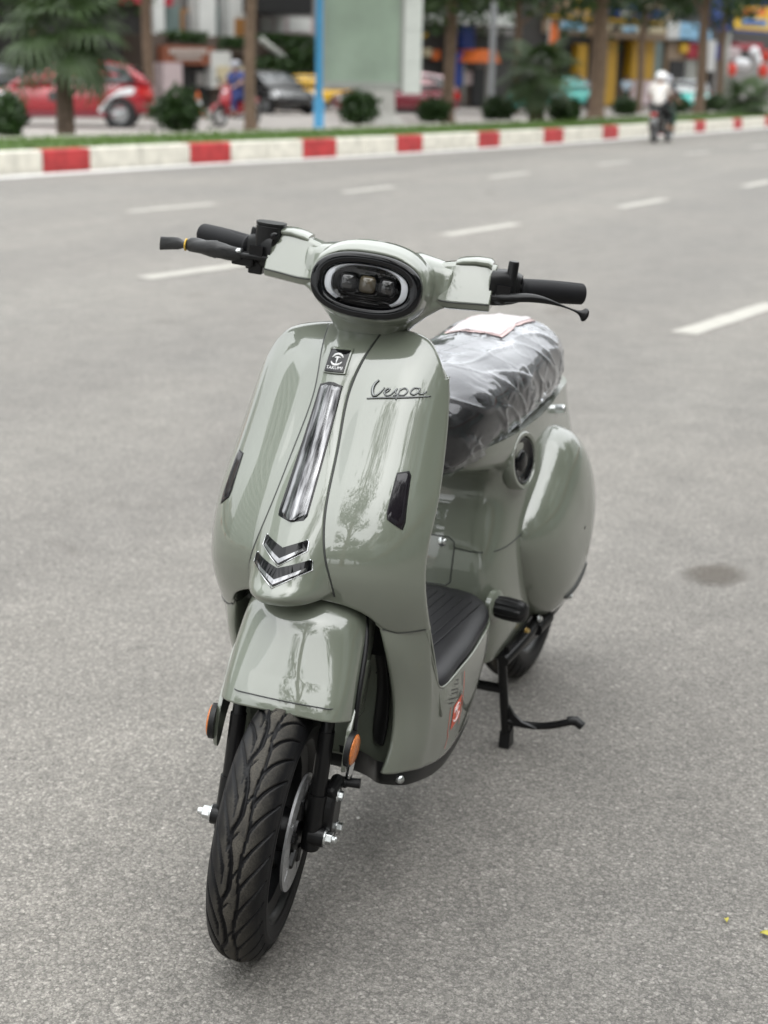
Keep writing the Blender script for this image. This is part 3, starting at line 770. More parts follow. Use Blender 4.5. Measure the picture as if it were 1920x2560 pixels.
# black belly pan under the skirts
def belly():
    out = [(-.235, .0), (-.228, .05), (-.200, .09), (-.174, .116), (-.182, .134), (-.206, .148), (-.245, .1565), (-.287, .158), (-.372, .155), (-.45, .147), (-.532, .135), (-.586, .122), (-.622, .104), (-.635, .06), (-.64, 0)]
    P = smooth_path([(x, y) for x, y in out], 90); P = np.vstack([P, (P*[1, -1])[::-1][1:-1]])
    xs = P[:, 0]
    zt_ = np.interp(-xs, [.17, .18, .206, .26, .31, .37, .45, .53, .586, .622, .64], [.246, .2425, .234, .222, .2095, .2010, .1990, .2020, .219, .236, .25])
    rings = []
    for k, dz in ((.985, .012), (1.0, .001), (.995, -.016), (.965, -.029), (.90, -.033), (.6, -.034), (.02, -.034)):
        c = P.mean(0); q = c + (P-c)*k; rings.append(np.stack([q[:, 0], q[:, 1], zt_ + dz], 1))
    v, f = loft_closed(rings, cap=False); o = mk('belly_pan', v, f, M['black'], S, True, auto=50); normals_out(o); return o
be = belly()
MB().lathe([(0, .005), (.006, .004), (.0072, 0), (.0072, -.01)], (-.192, .1440, .2250), (.62, .78, 0), 16).build('bolt', M['steel'], be, True)
# floor
fl = [(-.285, 0), (-.28, .10), (-.262, .155), (-.28, .173), (-.36, .1725), (-.45, .1655), (-.54, .1525), (-.605, .140), (-.645, .120), (-.665, .085), (-.675, 0)]
P = smooth_path(fl, 60); P = np.vstack([P, (P*[1, -1])[::-1][1:-1]])
v, f = prism_vf(P, .325, .350, ((0, 0, 0), (1, 0, 0), (0, 1, 0), (0, 0, 1))); mk('floor_board', v, f, PA, S, False)
rings = []
fm = [(-.285, 0), (-.280, .10), (-.266, .152), (-.282, .1715), (-.36, .1715), (-.45, .1645), (-.54, .1515), (-.615, .138), (-.665, .118), (-.700, .085), (-.715, 0)]
P = smooth_path(fm, 80); P = np.vstack([P, (P*[1, -1])[::-1][1:-1]]); c = np.array((-.45, 0))
for k, z in ((.985, .351), (1.0, .3535), (.995, .358), (.965, .3655), (.90, .3735), (.82, .3775), (.55, .379), (.25, .379), (.02, .379)):
    q = c + (P-c)*[1 - (1-k)*.5, k]; rings.append(np.stack([q[:, 0], q[:, 1], np.full(len(q), z)], 1))
v, f = loft_closed(rings, cap=False); n_ = len(P); f = f + [tuple(8*n_ + k for k in range(n_))]
fmat = mk('floor_mat', v, f, M['mat'], S, True); normals_out(fmat)
for k in range(-6, 7):
    y = k*.0195
    MB().tube([(-.24, y, .3788), (-.45, y, .3793), (-.66 + abs(k)*.006, y, .3788)], .0011, 6).build('rib', M['mat'], fmat, True)

# ---- rear body
def sect(z, pts, n=72):
    """half outline front->rear in (x,y); closed ring"""
    p = np.array(pts, float); full = np.vstack([p, (p*[1, -1])[::-1][1:-1]])
    q = smooth_path(full, n, True); return np.stack([q[:, 0], q[:, 1], np.full(n, z)], 1)
def body():
    secs = [
     sect(.225, [(-.700, 0), (-.702, .055), (-.715, .098), (-.76, .108), (-.84, .109), (-.92, .106), (-.98, .09), (-1.0, .05), (-1.0, 0)]),
     sect(.255, [(-.694, 0), (-.696, .055), (-.706, .100), (-.75, .116), (-.84, .120), (-.95, .118), (-1.06, .105), (-1.12, .06), (-1.13, 0)]),
     sect(.33, [(-.694, 0), (-.696, .055), (-.705, .100), (-.745, .120), (-.85, .128), (-1.0, .126), (-1.16, .112), (-1.25, .07), (-1.27, 0)]),
     sect(.42, [(-.702, 0), (-.703, .055), (-.710, .095), (-.748, .118), (-.85, .130), (-1.02, .130), (-1.22, .114), (-1.32, .07), (-1.34, 0)]),
     sect(.50, [(-.722, 0), (-.723, .05), (-.730, .088), (-.768, .115), (-.86, .129), (-1.02, .128), (-1.22, .108), (-1.33, .066), (-1.36, 0)]),
     sect(.555, [(-.738, 0), (-.738, .05), (-.744, .086), (-.778, .113), (-.86, .127), (-1.02, .124), (-1.22, .100), (-1.34, .060), (-1.37, 0)]),
     sect(.590, [(-.726, 0), (-.727, .05), (-.734, .088), (-.768, .114), (-.86, .126), (-1.02, .120), (-1.22, .092), (-1.34, .056), (-1.375, 0)]),
     sect(.612, [(-.685, 0), (-.686, .052), (-.696, .090), (-.745, .116), (-.85, .126), (-1.02, .117), (-1.22, .087), (-1.34, .052), (-1.375, 0)]),
     sect(.628, [(-.600, 0), (-.605, .052), (-.630, .092), (-.71, .117), (-.84, .126), (-1.02, .115), (-1.22, .083), (-1.34, .05), (-1.375, 0)]),
     sect(.645, [(-.560, 0), (-.567, .052), (-.595, .093), (-.68, .119), (-.83, .126), (-1.02, .113), (-1.22, .080), (-1.34, .048), (-1.375, 0)]),
     sect(.672, [(-.555, 0), (-.562, .052), (-.590, .093), (-.67, .119), (-.82, .125), (-1.02, .110), (-1.22, .077), (-1.34, .046), (-1.37, 0)])]
    net = np.array(secs); du = np.r_[0, np.cumsum(np.abs(np.diff(net[:, 0, 2])) + .01)]
    g = cspline(du, net)(np.linspace(0, du[-1], 90))
    v, f = loft_closed(g); o = mk('rear_body', v, f, PA, S, True, auto=60); normals_out(o); return o
rb = body()
# tail rising beside the seat towards the back
def tailcowl():
    rows = []
    for z, k in ((.655, 1.0), (.69, .99), (.705, .93)):
        lowx = -1.0 - (z-.655)*2.4
        rows.append(sect(z, [(lowx, 0), (lowx-.004, .07), (lowx-.02, .108*k), (lowx-.09, .104*k), (-1.22, .083*k), (-1.33, .052*k), (-1.37, 0)]))
    v, f = loft_closed(np.array(rows)); o = mk('tail_cowl', v, f, PA, rb, True, auto=50); normals_out(o); bevel(o, .004, 2)

# seams on the column
def on_body_line(name, pts, r, mat):
    q = smooth_path(pts, 40); return MB().tube(q, r, 6).build(name, mat, rb, True)
from mathutils.bvhtree import BVHTree
def bvh(o):
    me = o.data; return BVHTree.FromPolygons([v.co.copy() for v in me.vertices], [tuple(p.vertices) for p in me.polygons])
BT = bvh(rb)
def drop(o, d, tree=None, lift=.0004):
    h = (tree or BT).ray_cast(Vector(o), Vector(d))
    if h[0] is None: return None
    n = h[1]; n = n if n.dot(Vector(d)) < 0 else -n
    return np.array(h[0] + n*lift)
def drop_line(name, pts, d, r, mat, parent, tree=None, n=40):
    q = smooth_path(pts, n) if len(pts) > 2 else np.linspace(pts[0], pts[1], n)
    w = [drop(p, d, tree) for p in q]; w = [x for x in w if x is not None]
    if len(w) > 2: return MB().tube(np.array(w), r, 6).build(name, mat, parent, True)
drop_line('seam', [(-.3, .033, .452), (-.3, .06, .449), (-.3, .088, .449)], (-1, 0, 0), .0011, M['dark'], rb)
drop_line('seam', [(-.76, .4, .452), (-.82, .4, .462)], (0, -1, 0), .0011, M['dark'], rb)
drop_line('seam', [(-.728, .4, .449), (-.76, .4, .452)], (0, -1, 0), .0011, M['dark'], rb)
# little hatch on the column front with its screw
hp = [(-.09, .470), (.018, .470), (.030, .462), (.032, .45), (.029, .385), (.020, .378), (-.09, .378)]
pts = []
for a, b in zip(hp, hp[1:]):
    for k in range(10): pts.append((-.3, a[0]+(b[0]-a[0])*k/10, a[1]+(b[1]-a[1])*k/10))
w = [drop(p, (-1, 0, 0)) for p in pts]
MB().tube(np.array([x for x in w if x is not None]), .0012, 6).build('hatch_outline', M['dark'], rb, True)
pc = drop((-.3, -.012, .455), (-1, 0, 0))
for yy in (.006,):
    pc = drop((-.3, yy, .458), (-1, 0, 0)); MB().lathe([(0, .004), (.006, .0035), (.008, 0), (.010, -.002)], pc, (1, 0, 0), 18).build('screw', M['steel'], rb, True)
# round filler-style plug
pc = drop((-.805, .4, .612), (0, -1, 0))
ax = (0.12, 1, .10)
MB().lathe([(.057, -.012), (.056, .007), (.053, .010), (.047, .009), (.0445, .003), (.044, -.004)], pc, ax, 48).build('plug_ring', PA, rb, True, auto=50)
MB().lathe([(.0445, .001), (.043, .0055), (.039, .0065), (.035, .0045), (.030, .0025), (.021, .0022), (.019, .0055), (.014, .0075), (0, .0078)], pc, ax, 40).build('plug', M['gloss'], rb, True, auto=40)
MB().lathe([(.0435, .0052), (.043, .0070), (.041, .0070), (.0405, .0052)], pc, ax, 48).build('plug_rim', M['lightbar'], rb, True)
# side covers: big oval domes
def cover(sg):
    n, k = 96, 26; c = np.array((-1.035, .425))
    o_out = np.array([(-1.000, .622), (-.965, .600), (-.930, .569), (-.861, .519), (-.823, .476), (-.814, .433), (-.838, .370), (-.882, .303), (-.939, .253), (-1.01, .232), (-1.10, .248), (-1.19, .298), (-1.245, .37), (-1.265, .44), (-1.235, .515), (-1.17, .580), (-1.09, .620), (-1.04, .628)])
    P = smooth_path(o_out, n, True)
    rings = []
    for r in np.linspace(0, 1, k)[::-1]:
        q = c + (P-c)*(r if r > .02 else .02)
        y = .121 + .074*(1 - r**3.0)**.62 - .018*np.clip((-q[:, 0] - 1.08)/.2, 0, 2)**1.3
        rings.append(np.stack([q[:, 0], sg*y, q[:, 1]], 1))
    base = np.stack([P[:, 0], np.full(n, sg*.108), P[:, 1]], 1)
    g = np.array([base] + rings); v, f = loft_closed(g, cap=False)
    o = mk('side_cover', v, f, PA, S, True); normals_out(o)
    # long vent blister low at the back
    tr = bvh(o)
    q = [drop((x, sg*.5, z), (0, -sg, 0), tr, .0) for x, z in ((-.985, .285), (-1.03, .290), (-1.08, .305), (-1.12, .325))]
    q = [x for x in q if x is not None]
    if len(q) > 3: MB().tube(smooth_path(q, 20), [.002]+[.0055]*18+[.002], 10).build('cover_vent', M['dark'], o, True)
    return o
cvL = cover(1); cover(-1)
MB().lathe([(0, .022), (.007, .022), (.009, .018), (.009, 0), (.012, -.004)], (-1.10, .100, .652), (0.1, 1, .15), 18).build('seat_lock', M['steel'], rb, True, auto=40)
# passenger foot pegs
for sg in (1, -1):
    pg = MB().lathe([(0, -.01), (.030, -.004), (.031, .006), (.026, .010), (0, .010)], (-.700, sg*.118, .352), (.12, sg, 0), 30).build('foot_peg_mount', PA, S, True, auto=40)
    a = np.array((.28, sg, .03)); a /= np.linalg.norm(a); x, y, a = basis(a); rings = []
    for h, r in ((.008, .020), (.012, .021), (.030, .0225), (.055, .0215), (.068, .019), (.073, .012), (.074, .003)):
        rr = [r*(1 - .10*(cos(7*t) > .35)) for t in np.linspace(0, 2*pi, 56, endpoint=False)]
        rings.append([np.array((-.700, sg*.118, .352)) + a*h + q*(cos(t)*x + sin(t)*y) for q, t in zip(rr, np.linspace(0, 2*pi, 56, endpoint=False))])
    v, f = loft_closed(rings); mk('foot_peg', v, f, M['black'], pg, True, auto=40)
# ---- rear wheel, swing arm, stand
Cr = (-1.225, 0, RW)
rw = rim_mesh(Cr).build('rear_wheel', M['blackmetal'], S, True, auto=40)
tyre('tyre', rw, Cr, None, na=420, ns=40)
MB().lathe([(0, -.05), (.09, -.048), (.105, -.03), (.105, .03), (.09, .048), (0, .05)], Cr, (0, 1, 0), 48).build('hub_motor', M['blackmetal'], rw, True, auto=40)
rows = []
for a in np.radians(np.linspace(-5, 150, 30)):
    r = .232; rows.append([(Cr[0] + r*cos(a), y, RW + r*sin(a) - (.03 if abs(y) > .05 else 0)*0) for y in np.linspace(-.062, .062, 9)])
g = np.array(rows); v, f = grid_vf(g); o = mk('rear_mudguard', v, f, M['black'], S, True); solid(o, .003, 0)
for sg in (1, -1):
    m = MB(); m.tube(smooth_path([(-.80, sg*.098, .215), (-.95, sg*.108, .200), (-1.10, sg*.104, .200), (-1.235, sg*.098, .204)], 16), .015, 12)
    m.box((-1.265, sg*.098-.006, .184), (-1.195, sg*.098+.006, .224))
    m.build('swing_arm', M['blackmetal'], S, True, auto=40)
    m = MB(); m.tube([(-1.16, sg*.098, .21), (-1.10, sg*.10, .42)], .010, 10)
    for k in range(9):
        pass
    m.build('rear_shock', M['blackmetal'], S, True)
    hexnut('axle_nut', (-1.225, sg*.104, RW), (0, sg, 0), .011, .012, M['steel'], rw)
# chain-guard like bracket and rods under the left side
m = MB(); m.tube(smooth_path([(-.79, .112, .205), (-.86, .124, .222), (-.94, .128, .236), (-1.015, .120, .243)], 14), [.012]*14, 10)
m.tube([(-.80, .11, .215), (-.80, -.11, .215)], .012, 10)
m.tube([(-.93, .132, .228), (-.99, .138, .236)], .015, 10); m.tube([(-1.0, .118, .25), (-1.03, .128, .23)], .014, 10)
m.box((-.89, .098, .205), (-.80, .120, .232))
o = m.build('stand_bracket', M['blackmetal'], S, True, auto=40)
for p in ((-.885, .128, .238), (-.935, .138, .25), (-1.01, .135, .262)): hexnut('bolt', p, (.2, 1, .2), .006, .005, M['brass'] if p[0] > -.9 else M['steel'], o, None, False)
MB().tube([(-.905, .075, .205), (-.925, .07, .12)], .006, 8).build('stand_spring', M['brass'], S, True)
def stand():
    m = MB()
    for sg in (1, -1):
        m.tube([(-.800, sg*.105, .215), (-.818, sg*.107, .12), (-.838, sg*.108, .030)], .0092, 14)
        m.prism([(-.016, .0), (.016, .0), (.012, .034), (-.010, .042)], -.010, .012, ((-.842, sg*.108, .0), (1, 0, 0), (0, 0, 1), (0, 1, 0)))
    m.tube([(-.815, .107, .135), (-.815, -.107, .135)], .010, 12)
    o = m.build('centre_stand', M['blackmetal'], S, True, auto=40)
    m = MB()
    q = smooth_path([(-.832, .112, .060), (-.840, .150, .055), (-.845, .195, .060), (-.846, .228, .072), (-.850, .244, .077)], 24)
    m.tube(q, .0075, 12); m.tube([(-.848, .233, .077), (-.851, .250, .079), (-.852, .264, .069)], [.009, .0105, .0095], 12)
    v = [(-.827, .116, .108), (-.831, .150, .082), (-.838, .185, .058), (-.833, .115, .058)]
    m.prism([(0, .096), (.012, .078), (.03, .064), (.062, .056), (0, .054)], -.004, .004, ((-.832, .114, 0), (0, 1, 0), (0, 0, 1), (1, 0, 0)))
    m.build('stand_pedal', M['blackmetal'], o, True, auto=40)
    return o
stand()
# ---- decals on the left skirt
TS = bvh(skL)
def px_decal(name, poly, mat, tree, parent, lift, sub=6):
    """poly in (x,z) of the side; laid on the skirt along Y"""
    P = []
    poly = np.asarray(poly, float)
    for a, b in zip(poly, np.roll(poly, -1, 0)):
        n = max(1, int(np.linalg.norm(b-a)/.006)); P += [a + (b-a)*k/n for k in range(n)]
    v = [drop((p[0], .5, p[1]), (0, -1, 0), tree, lift) for p in P]
    if any(q is None for q in v): return None
    o = mk(name, v, [tuple(range(len(v)))], mat, parent, False)
    bm = bmesh.new(); bm.from_mesh(o.data); bmesh.ops.triangulate(bm, faces=bm.faces); bm.to_mesh(o.data); bm.free()
    return o
def dline(name, pts, w, mat, lift=.0006):
    w3 = [drop((p[0], .5, p[1]), (0, -1, 0), TS, lift) for p in pts]
    w3 = [q for q in w3 if q is not None]
    if len(w3) < 2: return
    a, b = [], []
    for i, p in enumerate(w3):
        t = w3[min(i+1, len(w3)-1)] - w3[max(i-1, 0)]; n = np.cross(t, (0, 1, 0)); n /= np.linalg.norm(n) + 1e-9
        a.append(p + n*w); b.append(p - n*w)
    v = a + b; k = len(a)
    mk(name, v, [(i, i+1, k+i+1, k+i) for i in range(k-1)], mat, skL, False)
px_decal('sticker', [(-.354, .293), (-.394, .301), (-.396, .256), (-.351, .249)], M['red'], TS, skL, .0007)
def skirt_emb():
    c = np.array((-.374, .2745)); L = []
    def mp(a, b): return (c[0] - a*.0155, c[1] + b*.0155 + a*.003)
    m = MB()
    for pts, w in (([mp(1.0*cos(radians(a)), 1.0*sin(radians(a))) for a in np.linspace(25, 155, 12)], .0010), ([mp(cos(radians(a)), sin(radians(a))) for a in np.linspace(205, 335, 12)], .0010),
                   ([mp(-.55, .45), mp(0, .5), mp(.55, .45)], .0009), ([mp(0, .5), mp(0, 0), mp(0, -.7)], .0010)):
        q = [drop((p[0], .5, p[1]), (0, -1, 0), TS, .0008) for p in pts]; q = [x for x in q if x is not None]
        if len(q) > 1: m.tube(np.array(q), w, 6)
    m.build('sticker_emblem', M['white'], skL, True)
skirt_emb()
dline('sticker_stripe', [(-.337, .298), (-.337, .275), (-.337, .252), (-.345, .239), (-.342, .228), (-.341, .219)], .0011, M['red'])
dline('sticker_stripe', [(-.396, .342), (-.401, .315), (-.405, .290), (-.405, .262), (-.405, .238)], .0009, M['red'])
for a, b in (((-.324, .327), (-.366, .315)), ((-.324, .3175), (-.366, .305)), ((-.324, .310), (-.352, .301)), ((-.328, .3325), (-.367, .321)), ((-.345, .337), (-.364, .331)), ((-.366, .321), (-.366, .305)), ((-.352, .342), (-.363, .339)), ((-.363, .339), (-.364, .331)), ((-.384, .345), (-.389, .318)), ((-.399, .252), (-.396, .226)), ((-.532, .237), (-.514, .217))):
    dline('sticker_line', [np.array(a) + (np.array(b)-np.array(a))*k/6 for k in range(7)], .0008, M['dark'])

# ---- seat
SEAT = [(-.502, .720, .030, .022), (-.512, .708, .062, .052), (-.540, .707, .095, .071), (-.60, .717, .116, .083), (-.72, .732, .1265, .085), (-.86, .745, .127, .085),
        (-1.02, .754, .113, .086), (-1.14, .742, .092, .078), (-1.23, .729, .066, .064), (-1.285, .718, .040, .047), (-1.300, .712, .016, .018)]
def even(p, n):
    q = np.vstack([p, p[:1]]); d = np.r_[0, np.cumsum(np.linalg.norm(np.diff(q, axis=0), axis=1))]; t = np.linspace(0, d[-1], n, endpoint=False)
    return np.stack([np.interp(t, d, q[:, 0]), np.interp(t, d, q[:, 1])], 1)
def seat_grid(off, nx, nv):
    a = np.array(SEAT); f = cspline(np.r_[0, np.cumsum(np.linalg.norm(np.diff(a, axis=0), axis=1)**.7)], a)
    d = np.r_[0, np.cumsum(np.linalg.norm(np.diff(a, axis=0), axis=1)**.7)]
    q = f(np.linspace(0, d[-1], nx)); g = []
    for x, zc, w, h in q:
        w = max(w, .004); h = max(h, .004); e = even(superell(w + off, h + off, 2.7, 1200, -pi/2), nv)
        # crown the top, tuck the lower edge
        yy = e[:, 0]*(1 - .03*np.clip(-e[:, 1]/(h+off), 0, 1)); zz = zc + e[:, 1] - .012*(e[:, 0]/w)**2*np.clip(e[:, 1]/(h+off), 0, 1)**1.5
        g.append(np.stack([np.full(nv, x + (off if x > -.52 else 0)), yy, zz], 1))
    return np.array(g)
v, f = loft_closed(seat_grid(0, 60, 64)); o = mk('seat', v, f, M['seat'], S, True); normals_out(o)
from mathutils import noise as MN
def film_material():
    m, t, b = newmat('clear_film')
    out = [n for n in t.nodes if n.type == 'OUTPUT_MATERIAL'][0]
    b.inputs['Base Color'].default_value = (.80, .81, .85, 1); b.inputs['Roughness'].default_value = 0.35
    tr = t.nodes.new('ShaderNodeBsdfTransparent'); tr.inputs[0].default_value = (.95, .95, .96, 1)
    gl = t.nodes.new('ShaderNodeBsdfGlossy'); gl.inputs['Color'].default_value = (.96, .97, 1, 1); gl.inputs['Roughness'].default_value = .06
    fr = t.nodes.new('ShaderNodeFresnel'); fr.inputs['IOR'].default_value = 1.5
    tc = t.nodes.new('ShaderNodeTexCoord'); mp = t.nodes.new('ShaderNodeMapping'); mp.inputs['Rotation'].default_value = (0, .3, .35); mp.inputs['Scale'].default_value = (1, 4.5, 3.0)
    t.links.new(tc.outputs['Object'], mp.inputs[0])
    n2 = t.nodes.new('ShaderNodeTexNoise'); n2.noise_type = 'RIDGED_MULTIFRACTAL'; n2.inputs['Scale'].default_value = 6; n2.inputs['Detail'].default_value = 4
    t.links.new(mp.outputs[0], n2.inputs['Vector'])
    bp = t.nodes.new('ShaderNodeBump'); bp.inputs['Strength'].default_value = .30; bp.inputs['Distance'].default_value = .004
    t.links.new(n2.outputs['Fac'], bp.inputs['Height'])
    for q in (gl, fr): t.links.new(bp.outputs['Normal'], q.inputs['Normal'])
    at = t.nodes.new('ShaderNodeAttribute'); at.attribute_name = 'crease_sky_haze'        # creases whiten the film; its top is painted with sky sheen
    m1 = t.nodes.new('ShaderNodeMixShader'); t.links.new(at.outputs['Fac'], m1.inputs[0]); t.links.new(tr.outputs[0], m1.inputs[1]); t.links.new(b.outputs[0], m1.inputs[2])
    sc = t.nodes.new('ShaderNodeMath'); sc.operation = 'MULTIPLY'; sc.inputs[1].default_value = 1.4; sc.use_clamp = True; t.links.new(fr.outputs[0], sc.inputs[0])
    m2 = t.nodes.new('ShaderNodeMixShader'); t.links.new(sc.outputs[0], m2.inputs[0]); t.links.new(m1.outputs[0], m2.inputs[1]); t.links.new(gl.outputs[0], m2.inputs[2])
    t.links.new(m2.outputs[0], out.inputs[0]); return m
M['film'] = film_material()
def film():
    g = seat_grid(.0055, 240, 260)
    nx, nv = g.shape[:2]
    n = np.cross(np.roll(g, -1, 1) - np.roll(g, 1, 1), np.gradient(g, axis=0)); n /= np.linalg.norm(n, axis=2)[:, :, None] + 1e-9
    ctr = g.mean(1, keepdims=True)
    sgn = np.sign(((g - ctr)*n).sum(2)); n = n*sgn[:, :, None]
    d = np.zeros((nx, nv)); haze = np.zeros((nx, nv))
    for i in range(nx):
        for j in range(nv):
            x, y, z = g[i, j]
            # long thin creases pulled from the nose up and back, fanning down the flank, plus a broad slack
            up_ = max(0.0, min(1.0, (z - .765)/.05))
            a1 = MN.noise(Vector((x*4.5 + y*2, (y + x*.30)*20, (z - x*.25)*20)))
            a2 = MN.noise(Vector(((x + z*.8)*5 + 4, (z*.9 - x*.75)*24, y*6 + 9)))
            a3 = MN.noise(Vector((x*30, y*30 + 5, (z + x*.3)*26)))
            k1 = max(0, 1 - abs(a1)*6.5)**1.5; k2 = max(0, 1 - abs(a2)*6.5)**1.5; k3 = max(0, 1 - abs(a3)*4.5)**1.5
            w = MN.noise(Vector((x*8, y*8, z*8))); w2 = MN.noise(Vector((x*13 + 3, y*13, z*13)))
            d[i, j] = .0048*k1*(.35 + .65*up_)*(.8 + w) + .0050*k2*(1 - .6*up_)*(.8 - w) + .0022*k3*max(0, .3 + w2*1.6) + .0035*w
            haze[i, j] = .012 + .22*up_*(.7 + .9*w2) + .16*k1*(.3 + .7*up_) + .14*k2*(1 - .5*up_)*max(0, .4 + w*1.5) + .16*k3*max(0, w2*2)  # height term paints the white of the sky onto the top
    low = g[:, :, 2] < (ctr[:, :, 2] - .055)
    d += np.where(low, .003, 0)
    g = g + n*np.maximum(d, -.0035)[:, :, None]
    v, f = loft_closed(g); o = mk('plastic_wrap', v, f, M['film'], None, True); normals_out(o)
    at = o.data.attributes.new('crease_sky_haze', 'FLOAT', 'POINT'); at.data.foreach_set('value', np.clip(haze, 0, .8).ravel().astype(np.float32))
    tag(o, 'crumpled clear plastic film wrapped over the dark scooter seat', 'plastic wrap')
    return o
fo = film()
TF = bvh(fo)
M['tag_white'] = pmat('printed_label', (.47, .43, .44), .5, var=.03)
M['tag_red'] = pmat('label_border', (.52, .38, .37), .5, var=.03)
def lab(name, x0, x1, y0, y1, mat, lift, par):
    n = 12; g = np.array([[drop((x, y, 1.2), (0, 0, -1), TF, lift) for y in np.linspace(y0, y1, n)] for x in np.linspace(x0, x1, n)])
    v, f = grid_vf(g); return mk(name, v, f, mat, par, True)
lb = lab('printed_label', -1.09, -.87, -.065, .055, M['tag_red'], .0025, fo)
lab('label_field', -1.083, -.877, -.058, .048, M['tag_white'], .0038, fo)

# ---- handlebar (all in the steering frame)
def join_remesh(name, parts, mat, parent, vox, it, mw=STEER):
    m = MB()
    for v, f in parts: m.add(v, f)
    o = m.build(name, mat, parent, True, mw); normals_out(o)
    r = o.modifiers.new('remesh', 'REMESH'); r.mode = 'VOXEL'; r.voxel_size = vox; r.use_smooth_shade = True
    s = o.modifiers.new('smooth', 'SMOOTH'); s.factor = .5; s.iterations = it
    return o
hF = np.array((cos(radians(7)), 0, sin(radians(7)))); hY = np.array((0, 1.0, 0)); hU = np.array((-sin(radians(7)), 0, cos(radians(7))))
HC = np.array((-.250, 0, 1.0065))
def hring(a, b, n, d, k=64, dz=0.0): 
    e = superell(a, b, n, k); return HC + e[:, :1]*hY + (e[:, 1:] + dz)*hU + hF*d
head = loft_closed([hring(.060, .034, 2.4, -.040), hring(.080, .050, 2.4, -.034), hring(.0850, .0480, 2.4, -.012, dz=-.003), hring(.0885, .0520, 2.4, -.0105, dz=-.002), hring(.0910, .0575, 2.4, -.020), hring(.0935, .0640, 2.4, -.040, dz=.001), hring(.094, .0655, 2.4, -.070, dz=.001), hring(.091, .0640, 2.4, -.105), hring(.082, .056, 2.4, -.140), hring(.05, .03, 2.3, -.160)])
arms = []
def arm_sec(sg, y, xf, xb, zl, zh, top):
    P = [(xf, zl+.013), (xf-.004, zl+.003), (xf-.012, zl), (xb+.006, zl+.003), (xb, zl+.012), (xb, zh-.012), (xb+.006, zh-.002), (xf-top-.006, zh), (xf-top, zh-.004)]
    return [(a, sg*y, b) for a, b in P]
for sg in (1, -1):
    secs = []
    for y, xf, xb, zl, zh, n in ((.055, -.300, -.400, .958, 1.050, 3.0), (.085, -.322, -.402, .968, 1.043, 3.2), (.105, -.334, -.400, .9765, 1.0385, 3.6), (.120, -.338, -.398, .982, 1.038, 4.0)):
        e = superell((xf-xb)/2, (zh-zl)/2, n, 48); sh = (e[:, 1]/((zh-zl)/2))*-.010
        secs.append(np.stack([(xf+xb)/2 + e[:, 0] + sh, np.full(48, sg*y), (zl+zh)/2 + e[:, 1]], 1))
    arms.append(loft_closed(secs))
neck = []
for z, xc, rx, ry, n in ((.905, -.345, .040, .056, 2.3), (.924, -.340, .046, .060, 2.3), (.940, -.336, .050, .072, 2.3), (.957, -.338, .050, .090, 2.3), (.970, -.346, .044, .108, 2.4), (.979, -.354, .038, .128, 2.6), (.988, -.362, .032, .150, 3.0), (1.0, -.366, .026, .165, 3.0)):
    e = superell(rx, ry, n, 56); neck.append(np.stack([xc + e[:, 0], e[:, 1], np.full(56, z)], 1))
cowl = join_remesh('handlebar_cowl', [head, arms[0], arms[1], loft_closed(neck)], PA, S, .0028, 7)
for sg in (1, -1):
    v, f = loft_closed([arm_sec(sg, *a) for a in ((.090, -.330, -.398, .9755, 1.0375, .020), (.104, -.326, -.400, .9735, 1.0420, .026), (.122, -.326, -.401, .9735, 1.0460, .030), (.150, -.331, -.402, .9750, 1.0485, .032), (.1835, -.338, -.405, .9765, 1.0475, .032))])
    o = mk('arm_cowl', v, f, PA, cowl, True, auto=28); normals_out(o); bevel(o, .0022, 3, 25)
# crease under the arms
for sg in (1, -1):
    q = smooth_path([(-.3265, sg*.104, .9865), (-.3260, sg*.125, .9865), (-.3308, sg*.150, .9880), (-.3378, sg*.182, .9895)], 20)
    MB().tube(q, .0012, 6).build('cowl_joint', M['dark'], cowl, True)
    # raised top lid on each arm
    e = []
    for y, xf, xb, z in ((.120, -.355, -.402, 1.0445), (.130, -.355, -.404, 1.048), (.150, -.359, -.408, 1.051), (.170, -.363, -.410, 1.050), (.176, -.364, -.410, 1.046)):
        s_ = superell((xf-xb)/2, .006, 3, 24); e.append(np.stack([(xf+xb)/2 + s_[:, 0], np.full(24, sg*y), z - .002 + s_[:, 1]], 1))
    v, f = loft_closed(e); o = mk('cowl_lid', v, f, PA, cowl, True, auto=50); normals_out(o)
MB().lathe([(0, .004), (.004, .0035), (.0055, 0), (.0055, -.01)], (-.284, .008, .946), (1, 0, .15), 16).build('cowl_screw', PA, cowl, True)
MB().lathe([(0, -.008), (.007, -.008), (.007, .004), (.005, .005)], (-.372, -.150, .978), (0, 0, -1), 16).build('cowl_screw', PA, cowl, True)
